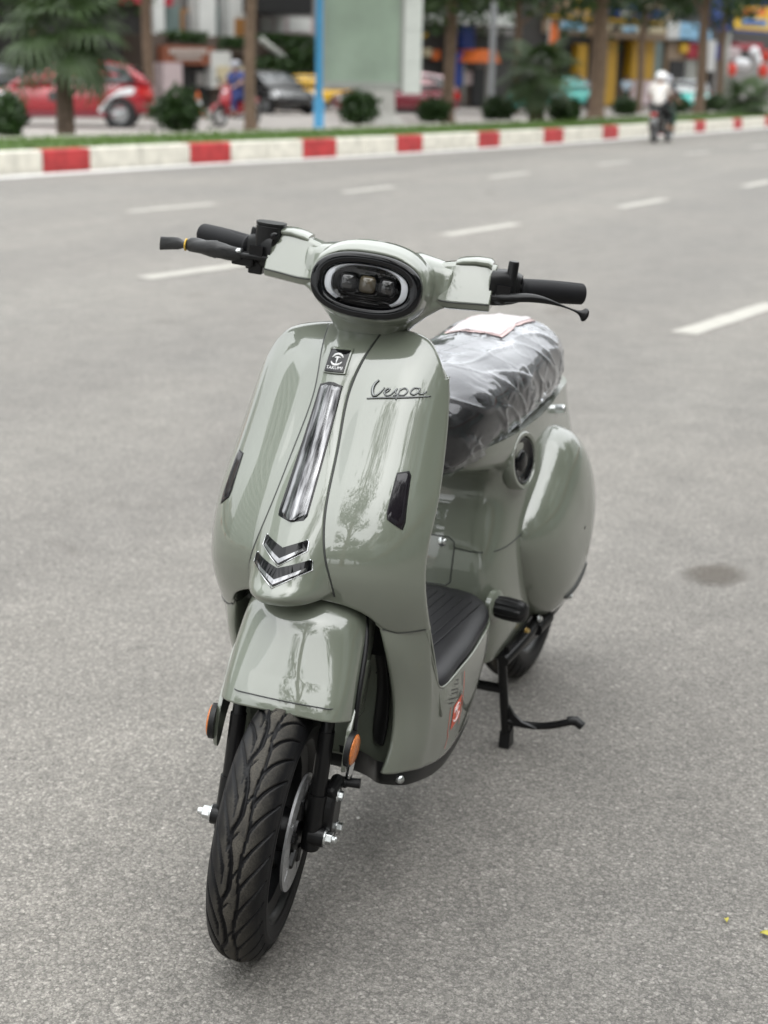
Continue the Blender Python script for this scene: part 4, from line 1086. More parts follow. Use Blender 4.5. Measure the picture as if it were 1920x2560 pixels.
# headlight
hl = mk('headlight', *loft_closed([hring(.0870, .0495, 2.4, -.030, dz=-.003), hring(.0870, .0495, 2.4, -.004, dz=-.003), hring(.0855, .0480, 2.4, .0005, dz=-.003), hring(.0835, .0460, 2.4, .0020, dz=-.003), hring(.0705, .0360, 2.45, .0022, dz=-.003), hring(.0690, .0345, 2.45, .0010, dz=-.003), hring(.0675, .0330, 2.5, -.006, dz=-.003), hring(.0660, .0320, 2.5, -.016, dz=-.003)], cap=False), M['gloss'], S, True, STEER, auto=60)
normals_out(hl)
bowl = mk('bowl', *loft_closed([hring(.0665, .0325, 2.5, -.013, dz=-.003), hring(.060, .027, 2.5, -.019, dz=-.003), hring(.03, .015, 2.4, -.0195), hring(.001, .001, 2.2, -.0195)], cap=False), M['gloss'], hl, True); 
def drl(a0, a1, wmax, name):
    t = np.radians(np.linspace(a0, a1, 48)); c, s = np.cos(t), np.sin(t)
    ex = lambda a, b: np.stack([a*np.sign(c)*np.abs(c)**(2/2.5), b*np.sign(s)*np.abs(s)**(2/2.5)], 1)
    side = np.abs(c)**.8
    wo = side**1.3
    O = ex(.0650, .0312); I = ex(.0650, .0312)*(1 - (.030 + .125*wo)[:, None]*[1.0, 1.0])
    rows = [HC + p[:, :1]*hY + (p[:, 1:] - .003)*hU + hF*d for p, d in ((O, -.013), (O, -.0055), ((O+I)/2, -.0035), (I, -.0055), (I, -.015))]
    v, f = grid_vf(np.array(rows)); o = mk(name, v, f, M['drl'], hl, True, auto=60); normals_out(o)
drl(-52, 232, .006, 'light_guide')
M['proj'] = pmat('projector_lens', (.02, .02, .021), .04, 0, .4, ior=1.6, var=0)
M['projw'] = pmat('projector_lens_warm', (.09, .075, .05), .05, 0, .4, ior=1.6, var=.3, vscale=40)
for k, yy in enumerate((-.030, .001, .031)):
    def pr(a, d, n=4.0): e = superell(a, a*1.05, n, 32); return HC + (e[:, :1] + yy)*hY + (e[:, 1:] - .001)*hU + hF*d
    o = mk('projector_frame', *loft_closed([pr(.0150, -.020), pr(.0148, -.010), pr(.0135, -.0085), pr(.0125, -.0105)], cap=False), M['gloss'], hl, True, auto=50)
    o = mk('projector_lens', *loft_closed([pr(.0128, -.0112), pr(.0115, -.0085, 3.6), pr(.0085, -.0060, 3.2), pr(.0045, -.0048, 2.6), pr(.0003, -.0045, 2)], cap=False), M['projw'] if k == 1 else M['proj'], hl, True); normals_out(o)
for k in range(3):
    e0 = HC + hU*(-.0195 - .0035*k) + hF*(-.0145)
    MB().tube([e0 - hY*(.040-.005*k), e0 + hY*(.040-.005*k)], .0012, 6).build('bowl_rib', M['gloss'], hl, True)
def clear_mat():
    m, t, b = newmat('clear_lens'); out = [n for n in t.nodes if n.type == 'OUTPUT_MATERIAL'][0]
    tr = t.nodes.new('ShaderNodeBsdfTransparent'); gl = t.nodes.new('ShaderNodeBsdfGlossy'); gl.inputs['Roughness'].default_value = .02
    fr = t.nodes.new('ShaderNodeFresnel'); fr.inputs[0].default_value = 1.28; ms = t.nodes.new('ShaderNodeMixShader')
    t.links.new(fr.outputs[0], ms.inputs[0]); t.links.new(tr.outputs[0], ms.inputs[1]); t.links.new(gl.outputs[0], ms.inputs[2]); t.links.new(ms.outputs[0], out.inputs[0]); return m
M['clear'] = clear_mat()
o = mk('lens', *loft_closed([hring(.0685, .0340, 2.5, -.003, dz=-.003), hring(.060, .0285, 2.5, .0005, dz=-.003), hring(.040, .019, 2.4, .0028, dz=-.003), hring(.018, .010, 2.3, .0036), hring(.0005, .0005, 2, .0038)], cap=False), M['clear'], hl, True); normals_out(o)
# grips, housings, levers
for sg in (1, -1):
    p0 = np.array((-.392, sg*.222, 1.0135)); p1 = np.array((-.444, sg*.322, 1.0135)); a = (p1-p0); L = np.linalg.norm(a); a /= L
    MB().tube([(-.372, sg*.175, 1.0135), p0, p1 - a*.01], .011, 16).build('handlebar', M['blackmetal'], S, True, STEER)
    nh, na = 90, 64; x, y, ax = basis(a); g = []
    for i in range(nh):
        h = L*i/(nh-1); u = i/(nh-1)
        r = .0168 + .0012*sin(pi*u) + (.0018*(1-u/.05) if u < .05 else 0)
        if u > .955: r *= math.sqrt(max(0, 1-((u-.955)/.05)**2)) if u < .999 else .35
        row = []
        for k in range(na):
            t = 2*pi*k/na
            w = (t - (0.9 + .35*math.tanh((u-.45)*9))) % (pi) 
            gro = .0011*max(0, 1-abs(w-.6)/.09) if .06 < u < .93 else 0
            row.append(p0 + ax*h + (r-gro)*(cos(t)*x + sin(t)*y))
        g.append(row)
    v, f = loft_closed(np.array(g)); o = mk('grip', v, f, M['grip'], S, True, STEER); normals_out(o)
    sw = MB()
    e = []
    for y_, xc, rx, rz, zc in ((.178, -.375, .026, .027, 1.013), (.186, -.378, .027, .0285, 1.013), (.200, -.383, .026, .028, 1.014), (.214, -.389, .023, .025, 1.014), (.2235, -.393, .020, .021, 1.0135)):
        s_ = superell(rx, rz, 3.4, 32); e.append(np.stack([xc + s_[:, 0], np.full(32, sg*y_), zc + s_[:, 1]], 1))
    v, f = loft_closed(e); o = mk('switch_housing', v, f, M['black'], S, True, STEER, auto=45); normals_out(o)
    MB().box((-.352, sg*.190, 1.006), (-.346, sg*.212, 1.022)).build('switch_button', M['gloss'], o, False)
    if sg == 1:
        m = MB().lathe([(0, .050), (.0075, .050), (.0085, .047), (.0085, .014), (.010, .010), (.010, .0)], (-.372, .2085, 1.008), (0, 0, 1), 20)
        m.build('lever_pivot', M['blackmetal'], S, True, STEER, auto=40)
        m = MB(); m.prism([(-.012, -.030), (.030, -.025), (.034, .008), (.018, .030), (-.012, .026)], -.004, .006, ((-.378, .190, .999), (1, 0, 0), (0, 1, 0), (0, 0, 1)))
        m.tube([(-.365, .180, .998), (-.350, .205, .999)], .008, 10)
        bevel(m.build('lever_mount', M['blackmetal'], S, False, STEER), .003)
        q = smooth_path([(-.356, .190, 1.001), (-.350, .212, 1.004), (-.356, .242, 1.008), (-.374, .287, 1.002), (-.392, .328, .990), (-.395, .333, .988)], 40)
        v, f = tube_vf(q, cspline([0, .2, .5, .9, .95, 1], [.0105, .0098, .0080, .0070, .0098, .0065])(np.linspace(0, 1, 40)), 14)
        v = np.array(v); cl = np.repeat(q, 14, 0); d_ = v - cl; d_[:, 2] *= np.repeat(np.interp(np.linspace(0, 1, 40), [0, .85, .93, 1], [.72, .72, 1.15, 1.15]), 14); v = cl + d_
        mk('brake_lever', v, f, M['blackmetal'], S, True, STEER)
    else:
        m = MB()
        m.prism(smooth_path([(-.0185, -.013), (.0185, -.015), (.0235, 0), (.0185, .018), (-.0145, .020), (-.0235, .004)], 28, True), 0, .038, ((-.378, -.188, 1.017), (0, 1, 0), (1, 0, 0), (0, 0, 1)))
        o = m.build('brake_reservoir', M['blackmetal'], S, True, STEER, auto=40); bevel(o, .002, 2, 45)
        m = MB().prism(smooth_path([(-.0190, -.0135), (.0190, -.0155), (.0240, 0), (.0190, .0185), (-.0150, .0205), (-.0240, .0042)], 28, True), .038, .042, ((-.378, -.188, 1.017), (0, 1, 0), (1, 0, 0), (0, 0, 1)))
        m.build('reservoir_cap', M['blackmetal'], o, True, auto=40)
        MB().lathe([(.0068, 0), (.0068, .002), (.003, .003), (0, .003)], (-.357, -.176, 1.040), (1, .2, 0), 16).build('sight_glass', M['gloss'], o, True)
        MB().lathe([(0, .040), (.0065, .040), (.0078, .034), (.0090, 0)], (-.383, -.214, 1.006), (0, 0, 1), 18).build('reservoir_boss', M['blackmetal'], o, True, auto=40)
        m = MB(); m.prism([(-.03, -.006), (.02, -.012), (.045, -.004), (.046, .012), (.02, .018), (-.03, .014)], -.005, .004, ((-.362, -.196, 1.004), (0, -1, 0), (1, 0, 0), (0, 0, 1)))
        m.box((-.388, -.216, .974), (-.362, -.192, 1.0)); m.box((-.384, -.222, .980), (-.366, -.212, .996)); m.box((-.372, -.242, .986), (-.352, -.205, 1.001))
        bevel(m.build('lever_mount', M['blackmetal'], S, False, STEER), .003)
        MB().lathe([(0, .004), (.004, .004), (.0075, .001), (.0075, -.002)], (-.352, -.232, 1.0095), (0, 0, 1), 16).build('lever_screw', M['steel'], S, True, STEER)
        # lever wrapped in a loose black sleeve, tied near its end
        q = smooth_path([(-.354, -.225, 1.004), (-.348, -.243, 1.004), (-.346, -.262, 1.006), (-.352, -.290, 1.006), (-.358, -.312, 1.006), (-.360, -.322, 1.004), (-.362, -.338, 1.003), (-.366, -.367, .999)], 60)
        u = np.linspace(0, 1, 60); rz = np.interp(u, [0, .10, .3, .5, .62, .68, .72, .80, 1], [.009, .0115, .0135, .0125, .0105, .0070, .0055, .0098, .0110]); rx = np.interp(u, [0, .1, .3, .5, .62, .68, .72, .80, 1], [.007, .008, .0095, .010, .008, .006, .0055, .0045, .003])
        g = []; 
        for i in range(60):
            row = []
            for k in range(28):
                t = 2*pi*k/28; cr = 1 + .08*sin(2*t + u[i]*17)*(.3 < u[i] < .72) + .03*sin(5*t + 23*u[i])
                row.append(q[i] + T3(rx[i]*cos(t)*cr, 0, rz[i]*sin(t)*cr))
            g.append(row)
        v, f = loft_closed(np.array(g)); o = mk('brake_lever', v, f, pmat('sleeve', (.018, .018, .019), .38, var=.15, vscale=80, bump=.2, bscale=300), S, True, STEER); normals_out(o)
        i = int(.695*59); MB().tube([q[i] + T3(.0072*cos(t), 0, .0088*sin(t)) for t in np.linspace(0, 2*pi, 20)], .0015, 6, False).build('rubber_band', M['yellowband'], o, True)
# ------------------------------------------------------------------ street: markings, kerb, median
def pray(u, v): return W_ + R_*(u-960)/3700 - U_*(v-1280)/3700
def hdir(u):
    d = pray(u, 196); d = np.array([d[0], d[1], 0]); return d/np.linalg.norm(d)
def loc(u, d, z=0.0):
    p = CAM_C + hdir(u)*d; return np.array([p[0], p[1], z])
def zat(u, v, d):
    r = pray(u, v); return CAM_C[2] + r[2]*d/np.hypot(r[0], r[1])
def B_(name, col, rough=.6, **k): M[name] = pmat(name, col, rough, **k); return M[name]
RIGHT = np.array([R_[0], R_[1], 0]); RIGHT /= np.linalg.norm(RIGHT)
FWD = np.array([W_[0], W_[1], 0]); FWD /= np.linalg.norm(FWD)
RZ_LEFT = math.atan2(-RIGHT[1], -RIGHT[0])       # heading of something that faces image-left
B_('kerb_white', (.58, .555, .485), .75, var=.2, vscale=5, bump=.25, bscale=40)
B_('kerb_red', (.36, .028, .030), .7, var=.28, vscale=6, bump=.25, bscale=40)
B_('grassbase', (.055, .098, .018), .9, var=.3, vscale=1.3, bump=.5, bscale=30)
B_('grassblade', (.080, .145, .022), .7, var=.25, vscale=2)
B_('pave', (.30, .275, .255), .8, var=.1, vscale=.7, bump=.2, bscale=10)
B_('edgeline', (.60, .59, .57), .7, var=.08, vscale=3, bump=.2, bscale=90)
marks = empty('lane_markings'); tag(marks, kind='structure')
def dash(p0, p1, w):
    a, b = np.array(p0, float), np.array(p1, float); t = (b-a)/np.linalg.norm(b-a); n = np.array([-t[1], t[0]])
    q = []
    for k in range(9): q.append(a + (b-a)*k/8 + n*w/2*(1 + .06*sin(k*2.1)))
    for k in range(8, -1, -1): q.append(a + (b-a)*k/8 - n*w/2*(1 + .06*cos(k*1.7)))
    sheet('lane_dash', q, .004, M['roadpaint'], marks)
DW = .15
for a, b in (((-10.75, -7.23), (-12.05, -7.02)), ((-14.33, -6.58), (-15.67, -6.50)), ((-18.17, -6.12), (-19.59, -6.03)), ((-22.56, -5.78), (-23.95, -5.63)), ((-27.5, -5.45), (-28.9, -5.26)), ((-32.0, -5.0), (-33.4, -4.85)),
             ((-6.60, -4.42), (-7.95, -4.16)), ((-10.36, -3.74), (-11.75, -3.55)), ((-14.24, -3.22), (-15.70, -3.06)), ((-18.6, -2.68), (-20.1, -2.58)), ((-23.2, -2.2), (-24.6, -2.05)),
             ((-6.18, -.72), (-7.60, -.46)), ((-10.2, .0), (-11.6, .2))):
    dash(a, b, DW)
KB = np.array([(44, -14.0), (26, -13.2), (10, -12.6), (0, -12.25), (-6.5, -11.95), (-10, -11.75), (-13.94, -11.48), (-15.54, -11.30), (-18.63, -10.86), (-20.85, -10.38), (-24.12, -9.84), (-27.35, -9.42), (-30.38, -9.04), (-34.05, -8.72), (-41.52, -8.13), (-45.85, -7.87), (-50.38, -7.59), (-60, -7.0), (-75, -6.2), (-110, -4.5)])
_d = np.r_[0, np.cumsum(np.linalg.norm(np.diff(KB, axis=0), axis=1))]
KF = cspline(_d, KB)
ss = np.linspace(0, _d[-1], 4000); KS = KF(ss)
def k_at(s):
    p = KF(np.array([s]))[0]; q = KF(np.array([s+.05]))[0]; t = (q-p)/np.linalg.norm(q-p); n = np.array([t[1], -t[0]])
    if n[1] > 0: n = -n
    return p, t, n
def s_of(p): return ss[np.argmin(((KS - p)**2).sum(1))]
KH = .30
S0 = s_of(np.array((-10, -11.75)))
kerb = empty('kerb'); tag(kerb, kind='structure')
red0 = [s_of(np.array(p)) for p in ((-15.04, -11.39), (-18.17, -10.98), (-20.87, -10.35), (-23.7, -9.86), (-26.9, -9.47), (-29.95, -9.08), (-33.53, -8.8), (-37.2, -8.5), (-40.95, -8.18), (-45.25, -7.92), (-49.3, -7.65))]
st = [red0[0]-3.15*k for k in range(18, 0, -1)] + red0 + [red0[-1] + 3.6*k for k in range(1, 8)]
def stone(s0, s1, mat):
    n = 4; g = []
    prof = [(0, 0), (0, KH-.03), (.006, KH-.012), (.02, KH-.002), (.035, KH), (.20, KH), (.21, KH-.01), (.21, 0)]
    for s in np.linspace(s0+.006, s1-.006, n):
        p, t, nn = k_at(s); g.append([(p[0]+nn[0]*a, p[1]+nn[1]*a, h) for a, h in prof])
    v, f = loft_closed(np.array(g)); o = mk('kerb_stone', v, f, mat, kerb, False); normals_out(o)
for a, b in zip(st, st[1:] + [st[-1]+3.6]):
    r1 = a + (.95 if b-a < 3.5 else 1.1); mid = (r1+b)/2
    stone(a, r1, M['kerb_red']); stone(r1, mid, M['kerb_white']); stone(mid, b, M['kerb_white'])
stone(max(.1, st[0]-2.0), st[0], M['kerb_white'])
q1, q2 = [], []
for s in np.linspace(.2, _d[-1]-2, 150):
    p, t, n = k_at(s); q1.append(p - n*.10); q2.append(p - n*.42)
sheet_v = [(*p, .004) for p in q1] + [(*p, .004) for p in q2]; N_ = len(q1)
o = mk('edge_line', sheet_v, [(i, i+1, N_+i+1, N_+i) for i in range(N_-1)], M['edgeline'], marks, False)
# gutter of pale concrete
q3 = [k_at(s)[0] - k_at(s)[2]*.002 for s in np.linspace(.2, _d[-1]-2, 90)]
# grass strip
GW = 3.0
def strip(a, b, z, name, mat, kind=None):
    A = [k_at(s)[0] + k_at(s)[2]*a for s in np.linspace(.2, _d[-1]-2, 130)]; Bq = [k_at(s)[0] + k_at(s)[2]*b for s in np.linspace(.2, _d[-1]-2, 130)]
    v = [(*p, z) for p in A] + [(*p, z) for p in Bq]; n = len(A)
    o = mk(name, v, [(i, i+1, n+i+1, n+i) for i in range(n-1)], mat, None, False); normals_out(o)
    tag(o, kind='structure'); return o
strip(.20, GW, KH-.02, 'median_strip', M['grassbase'])
bk = empty('back_kerb'); tag(bk, kind='structure')
for s in np.arange(.3, 125, 2.0):
    g = []
    for s1 in (s, s+.97, s+1.94):
        p, t, n = k_at(s1); g.append([(p[0]+n[0]*a, p[1]+n[1]*a, h) for a, h in ((GW, 0), (GW, KH), (GW+.18, KH), (GW+.18, 0))])
    v, f = loft_closed(np.array(g)); o = mk('kerb_stone', v, f, M['kerb_white'], bk, False); normals_out(o)
vv, ff = [], []
for k in range(15000):
    s = S0 - 3 + 64*random.random()**1.3; a = .22 + random.random()*(GW-.3)
    p, t, n = k_at(s); x, y = p + n*a; h = .04 + .05*random.random(); w = .010; an = random.random()*pi
    i = len(vv); dx, dy = cos(an)*w, sin(an)*w; lx, ly = random.uniform(-.03, .03), random.uniform(-.03, .03)
    vv += [(x-dx, y-dy, KH-.022), (x+dx, y+dy, KH-.022), (x+lx, y+ly, KH+h)]; ff.append((i, i+1, i+2))
o = mk('grass', vv, ff, M['grassblade'], None, False); tag(o, 'short green grass covering the raised median strip', 'grass', kind='stuff')
# pale paving beyond the median
PV = [k_at(s)[0] + k_at(s)[2]*(GW+.19) for s in np.linspace(.3, _d[-1]-2, 60)]
P2 = [np.array(p) + k_at(s)[2]*90 for p, s in zip(PV, np.linspace(.3, _d[-1]-2, 60))]
v = [(*p, .004) for p in PV] + [(*p, .004) for p in P2]; n = len(PV)
o = mk('pavement', v, [(i, i+1, n+i+1, n+i) for i in range(n-1)], M['pave'], None, False); normals_out(o); tag(o, kind='structure')
# stain, leaves and grit on the near road
B_('stain', (.085, .080, .072), .55, var=.2, vscale=12)
p = ground_px(1795, 1440)
def blob(name, c, rx, ry, z, mat, jit=.12, n=40, seed=1):
    r = random.Random(seed); ph = [r.uniform(0, 6) for _ in range(4)]
    q = []
    for k in range(n):
        t = 2*pi*k/n; w = 1 + jit*(sin(2*t+ph[0]) + .6*sin(3*t+ph[1]) + .4*sin(5*t+ph[2])); q.append((c[0]+rx*cos(t)*w, c[1]+ry*sin(t)*w))
    return sheet(name, q, z, mat)
def stain_mat():
    m, t, b = newmat('oil_stain'); out = [n for n in t.nodes if n.type == 'OUTPUT_MATERIAL'][0]
    b.inputs['Base Color'].default_value = (.082, .066, .050, 1); b.inputs['Roughness'].default_value = .6
    tr = t.nodes.new('ShaderNodeBsdfTransparent'); ms = t.nodes.new('ShaderNodeMixShader')
    tc = t.nodes.new('ShaderNodeTexCoord'); gr = t.nodes.new('ShaderNodeTexGradient'); gr.gradient_type = 'SPHERICAL'
    mp = t.nodes.new('ShaderNodeMapping'); mp.inputs['Location'].default_value = (-1, -1, 0); mp.inputs['Scale'].default_value = (2, 2, 0)
    t.links.new(tc.outputs['Generated'], mp.inputs[0]); t.links.new(mp.outputs[0], gr.inputs[0])
    no = t.nodes.new('ShaderNodeTexNoise'); no.inputs['Scale'].default_value = 60; no.inputs['Detail'].default_value = 6; t.links.new(tc.outputs['Object'], no.inputs['Vector'])
    mu = t.nodes.new('ShaderNodeMath'); mu.operation = 'MULTIPLY'; t.links.new(gr.outputs['Fac'], mu.inputs[0]); t.links.new(no.outputs['Fac'], mu.inputs[1])
    mr = t.nodes.new('ShaderNodeMapRange'); mr.inputs['From Min'].default_value = .02; mr.inputs['From Max'].default_value = .30; mr.inputs['To Max'].default_value = .62
    t.links.new(mu.outputs[0], mr.inputs['Value']); t.links.new(mr.outputs[0], ms.inputs[0]); t.links.new(tr.outputs[0], ms.inputs[1]); t.links.new(b.outputs[0], ms.inputs[2]); t.links.new(ms.outputs[0], out.inputs[0]); return m
SM = stain_mat()
def stain(u, v, ru, rv, lab_, seed, k=1.0):
    c = ground_px(u, v); ex = ground_px(u+ru, v) - c; ey = ground_px(u, v-rv) - c
    rr = random.Random(seed); ph = [rr.uniform(0, 6) for _ in range(3)]; q = []
    for k in range(36):
        t = 2*pi*k/36; w = 1 + .1*sin(2*t+ph[0]) + .08*sin(3*t+ph[1]) + .05*sin(7*t+ph[2]); pnt = c + ex*cos(t)*w + ey*sin(t)*w; q.append(pnt[:2])
    o = sheet('oil_stain', q, .003, SM); tag(o, lab_, 'stain')
stain(1793, 1440, 92, 34, 'large dark oily stain on the asphalt right of the scooter', 1)

B_('leaf_yellow', (.38, .33, .05), .6, var=.2, vscale=80)
B_('pebble_white', (.65, .63, .60), .7, var=.1, vscale=60)
def leaf(u, v, ln, rz, lab_):
    c = ground_px(u, v); rows = []
    for i in range(9):
        t = i/8; w = ln*.28*sin(pi*min(1, t*1.02))**.8 + .0004; x = (t-.5)*ln
        rows.append([(x, -w, .003+.004*sin(t*3)), (x, 0, .0015+.004*sin(t*3)), (x, w, .004+.004*sin(t*3))])
    v_, f_ = grid_vf(np.array(rows)); o = mk('fallen_leaf', v_, f_, M['leaf_yellow'], None, True); solid(o, .0004, 0)
    o.location = (c[0], c[1], .001); o.rotation_euler = (0, 0, rz); tag(o, lab_, 'leaf', 'fallen leaves on the road')
leaf(1815, 2306, .012, .4, 'small yellow leaf fragment lying on asphalt at lower right')
leaf(1914, 2342, .020, 1.3, 'yellow leaf at the right border of the picture on asphalt')
leaf(1328, 1642, .030, .9, 'greenish leaf on the asphalt beside the centre stand')
def pebble(u, v, r, lab_):
    c = ground_px(u, v); bm = bmesh.new(); bmesh.ops.create_icosphere(bm, subdivisions=2, radius=r)
    for q in bm.verts: q.co += Vector((random.uniform(-.15, .15)*r, random.uniform(-.15, .15)*r, random.uniform(-.15, .15)*r)); q.co.z *= .7
    me = bpy.data.meshes.new('pebble'); bm.to_mesh(me); bm.free(); o = bpy.data.objects.new('pebble', me); COL.objects.link(o); me.materials.append(M['pebble_white'])
    o.location = (c[0], c[1], r*.5); tag(o, lab_, 'pebble', 'pebbles on the road')
pebble(897, 2047, .0032, 'tiny white pebble on the asphalt right of the brake caliper')
# ------------------------------------------------------------------ plants
B_('bark', (.155, .105, .072), .9, var=.25, vscale=6, bump=.6, bscale=25)
B_('palmbark', (.10, .072, .052), .9, var=.3, vscale=9, bump=.7, bscale=30)
def leafmat(name, col, tr=.35):
    m, t, b = newmat(name); out = [n for n in t.nodes if n.type == 'OUTPUT_MATERIAL'][0]
    oi = t.nodes.new('ShaderNodeTexCoord'); n = t.nodes.new('ShaderNodeTexNoise'); n.inputs['Scale'].default_value = 3.5; n.inputs['Detail'].default_value = 4
    t.links.new(oi.outputs['Object'], n.inputs['Vector'])
    mx = t.nodes.new('ShaderNodeMix'); mx.data_type = 'RGBA'; mx.inputs['A'].default_value = (*[c*.55 for c in col], 1); mx.inputs['B'].default_value = (col[0]*1.5, col[1]*1.4, col[2]*1.2, 1)
    t.links.new(n.outputs['Fac'], mx.inputs['Factor']); t.links.new(mx.outputs['Result'], b.inputs['Base Color']); b.inputs['Roughness'].default_value = .45
    tl = t.nodes.new('ShaderNodeBsdfTranslucent'); t.links.new(mx.outputs['Result'], tl.inputs[0]); ms = t.nodes.new('ShaderNodeMixShader'); ms.inputs[0].default_value = tr
    t.links.new(b.outputs[0], ms.inputs[1]); t.links.new(tl.outputs[0], ms.inputs[2]); t.links.new(ms.outputs[0], out.inputs[0]); return m
M['leaf'] = leafmat('foliage', (.034, .068, .014), .25); M['leafdark'] = leafmat('foliage_dark', (.024, .056, .014), .25); M['leafpalm'] = leafmat('palm_foliage', (.044, .080, .028), .2); M['leafshrub'] = leafmat('shrub_foliage', (.022, .056, .010), .2); M['leafyellow'] = leafmat('foliage_yellow', (.13, .16, .03))
def leaf_cloud(pts, size, rnd, up=.3):
    n = len(pts); pts = np.asarray(pts); a = rnd.normal(size=(n, 3)); a[:, 2] += up; a /= np.linalg.norm(a, axis=1)[:, None]
    b = rnd.normal(size=(n, 3)); b -= a*(a*b).sum(1)[:, None]; b /= np.linalg.norm(b, axis=1)[:, None]; c = np.cross(a, b)
    s = size*(.6 + .8*rnd.random(n))[:, None]
    v = np.stack([pts - b*s, pts + c*s*.45, pts + b*s, pts - c*s*.45], 1).reshape(-1, 3)
    f = [(4*i, 4*i+1, 4*i+2, 4*i+3) for i in range(n)]
    return v, f
def clumps(rnd, c, r, ncl, per, flat=.8, cr=.35):
    P = []
    for k in range(ncl):
        d = rnd.normal(size=3); d /= np.linalg.norm(d); q = np.array(c) + d*np.array([r, r, r*flat])*rnd.random()**.45
        P.append(q + rnd.normal(size=(per, 3))*r*cr*np.array([1, 1, .6])*.55)
    return np.vstack(P)
def shrub(u, v, w, h, label, k):
    base = ground_px(u, v, KH); d = np.linalg.norm(base[:2]-CAM_C[:2]); pm = 3700/d
    r = w/pm/2; hh = h/pm; rnd = np.random.default_rng(100+k)
    e = empty('round_shrub', (base[0], base[1], KH-.02)); tag(e, label, 'shrub', 'clipped round shrubs along the median')
    n = 1500; q = rnd.normal(size=(n, 3)); q /= np.linalg.norm(q, axis=1)[:, None]
    lump = 1 + .16*np.sin(q[:, 0]*4+k*1.7) + .12*np.sin(q[:, 2]*6+2*k) + .12*np.sin(q[:, 1]*5+k)
    rad = (.66 + .36*rnd.random(n)**.6 + .22*(rnd.random(n) > .93))*lump
    pts = q*rad[:, None]*[r, r, hh*.48] + [0, 0, hh*.52]; pts[:, 2] = np.maximum(pts[:, 2], .04)
    v_, f_ = leaf_cloud(pts, .062, rnd); mk('foliage', v_, f_, M['leafshrub'], e, False)
    m = MB()
    for j in range(5):
        a = j*1.26; m.tube([(.02*cos(a), .02*sin(a), 0), (.3*r*cos(a), .3*r*sin(a), hh*.35), (.6*r*cos(a+.3), .6*r*sin(a+.3), hh*.7)], [.018, .013, .006], 6)
    m.build('stem', M['bark'], e, True)
    # dense interior mass of leaves in the dark foliage colour
    pts = rnd.normal(size=(900, 3))*[r*.42, r*.42, hh*.24] + [0, 0, hh*.5]; pts[:, 2] = np.maximum(pts[:, 2], .05)
    v_, f_ = leaf_cloud(pts, .06, rnd); mk('inner_foliage', v_, f_, M['leafdark'], e, False)
for k, a in enumerate(((24, 338, 72, 95, 'round clipped shrub at the left border beside the red car'), (447, 327, 118, 92, 'largest round shrub between the palm and the thick tree trunk'), (892, 310, 88, 76, 'dark round shrub in front of the billboard foot'), (1086, 304, 72, 56, 'round shrub in front of the maroon car'), (1246, 298, 70, 48, 'low shrub below the grey lamp post'), (1410, 300, 68, 50, 'round shrub left of the brown trunk before the yellow shop'),
    (1561, 287, 54, 40, 'small round shrub left of the motorbike riders'), (1789, 277, 58, 36, 'small shrub right of the motorbike riders near the turquoise taxi'), (1690, 281, 60, 34, 'low shrub half hidden behind the motorbike riders'))):
    shrub(*a, k)
def tree(u, v, wpx, label, k, crown=True, lean=0.0, base=None, z0=KH, hz=7.0, cr=2.6, zc=None, group='street trees on the median', mat='leaf', nl=12000, spread=1.15, lsize=.17):
    b = ground_px(u, v, z0) if base is None else np.array(base, float); d = np.linalg.norm(b[:2]-CAM_C[:2]); r = (wpx/(3700/d)/2) if wpx else .16
    rnd = np.random.default_rng(300+k); e = empty('street_tree', (b[0], b[1], z0-.05)); tag(e, label, 'tree', group)
    m = MB(); zs = [0, .12, .5, 1.5, 3.0, 4.6, hz]
    path = [(lean*z + .03*sin(z*1.3+k), .02*cos(z*1.7+k), z) for z in zs]
    m.tube(smooth_path(path, 22), np.interp(np.linspace(0, 1, 22), [0, .03, .12, .5, 1], [r*1.5, r*1.25, r*1.03, r*.92, r*.45]), 14)
    tips = []
    for j in range(7):
        a = j*2.4 + k; z1 = 3.3 + .45*j; L = cr*(.55+.35*rnd.random())
        p0 = np.array((lean*z1, 0, z1)); p2 = p0 + [cos(a)*L, sin(a)*L, 1.1+.6*rnd.random()]; p1 = (p0+p2)/2 + [0, 0, .35]
        m.tube(smooth_path([p0, p1, p2], 9), np.linspace(r*.42, r*.10, 9), 7); tips.append(p2)
    m.build('trunk', M['bark'], e, True)
    if crown:
        zc_ = zc or hz*.86; P = [clumps(rnd, (lean*zc_, 0, zc_), cr*spread, 26, nl//52, .62)]
        for t_ in tips: P.append(clumps(rnd, t_, cr*.42, 5, nl//90, .7, .5))
        v_, f_ = leaf_cloud(np.vstack(P), lsize, rnd); mk('crown', v_, f_, M[mat], e, False)
    return e
tree(628, 323, 27, 'thick brown tree trunk right of the red scooter, left of the blue pole', 1, hz=7.5, cr=2.8, zc=7.2)
tree(1120, 303, 29, 'tall brown tree trunk rising beside the maroon car', 2, hz=7.2, cr=3.0, zc=5.0)
tree(1490, 292, 36, 'stout brown tree trunk in front of the yellow shop', 3, hz=7.2, cr=3.0, zc=5.5)
tree(1746, 280, 24, 'slim brown tree trunk in front of the turquoise taxi', 4, hz=7.4, cr=3.2, zc=6.0)
B2 = loc(374, 47); tree(374, 0, 0, 'leaning dark tree trunk behind the red car tail', 5, base=(B2[0], B2[1], 0), z0=0.05, hz=8.5, cr=3.2, zc=7.6, lean=.02, group='trees on the far pavement', mat='leafdark')
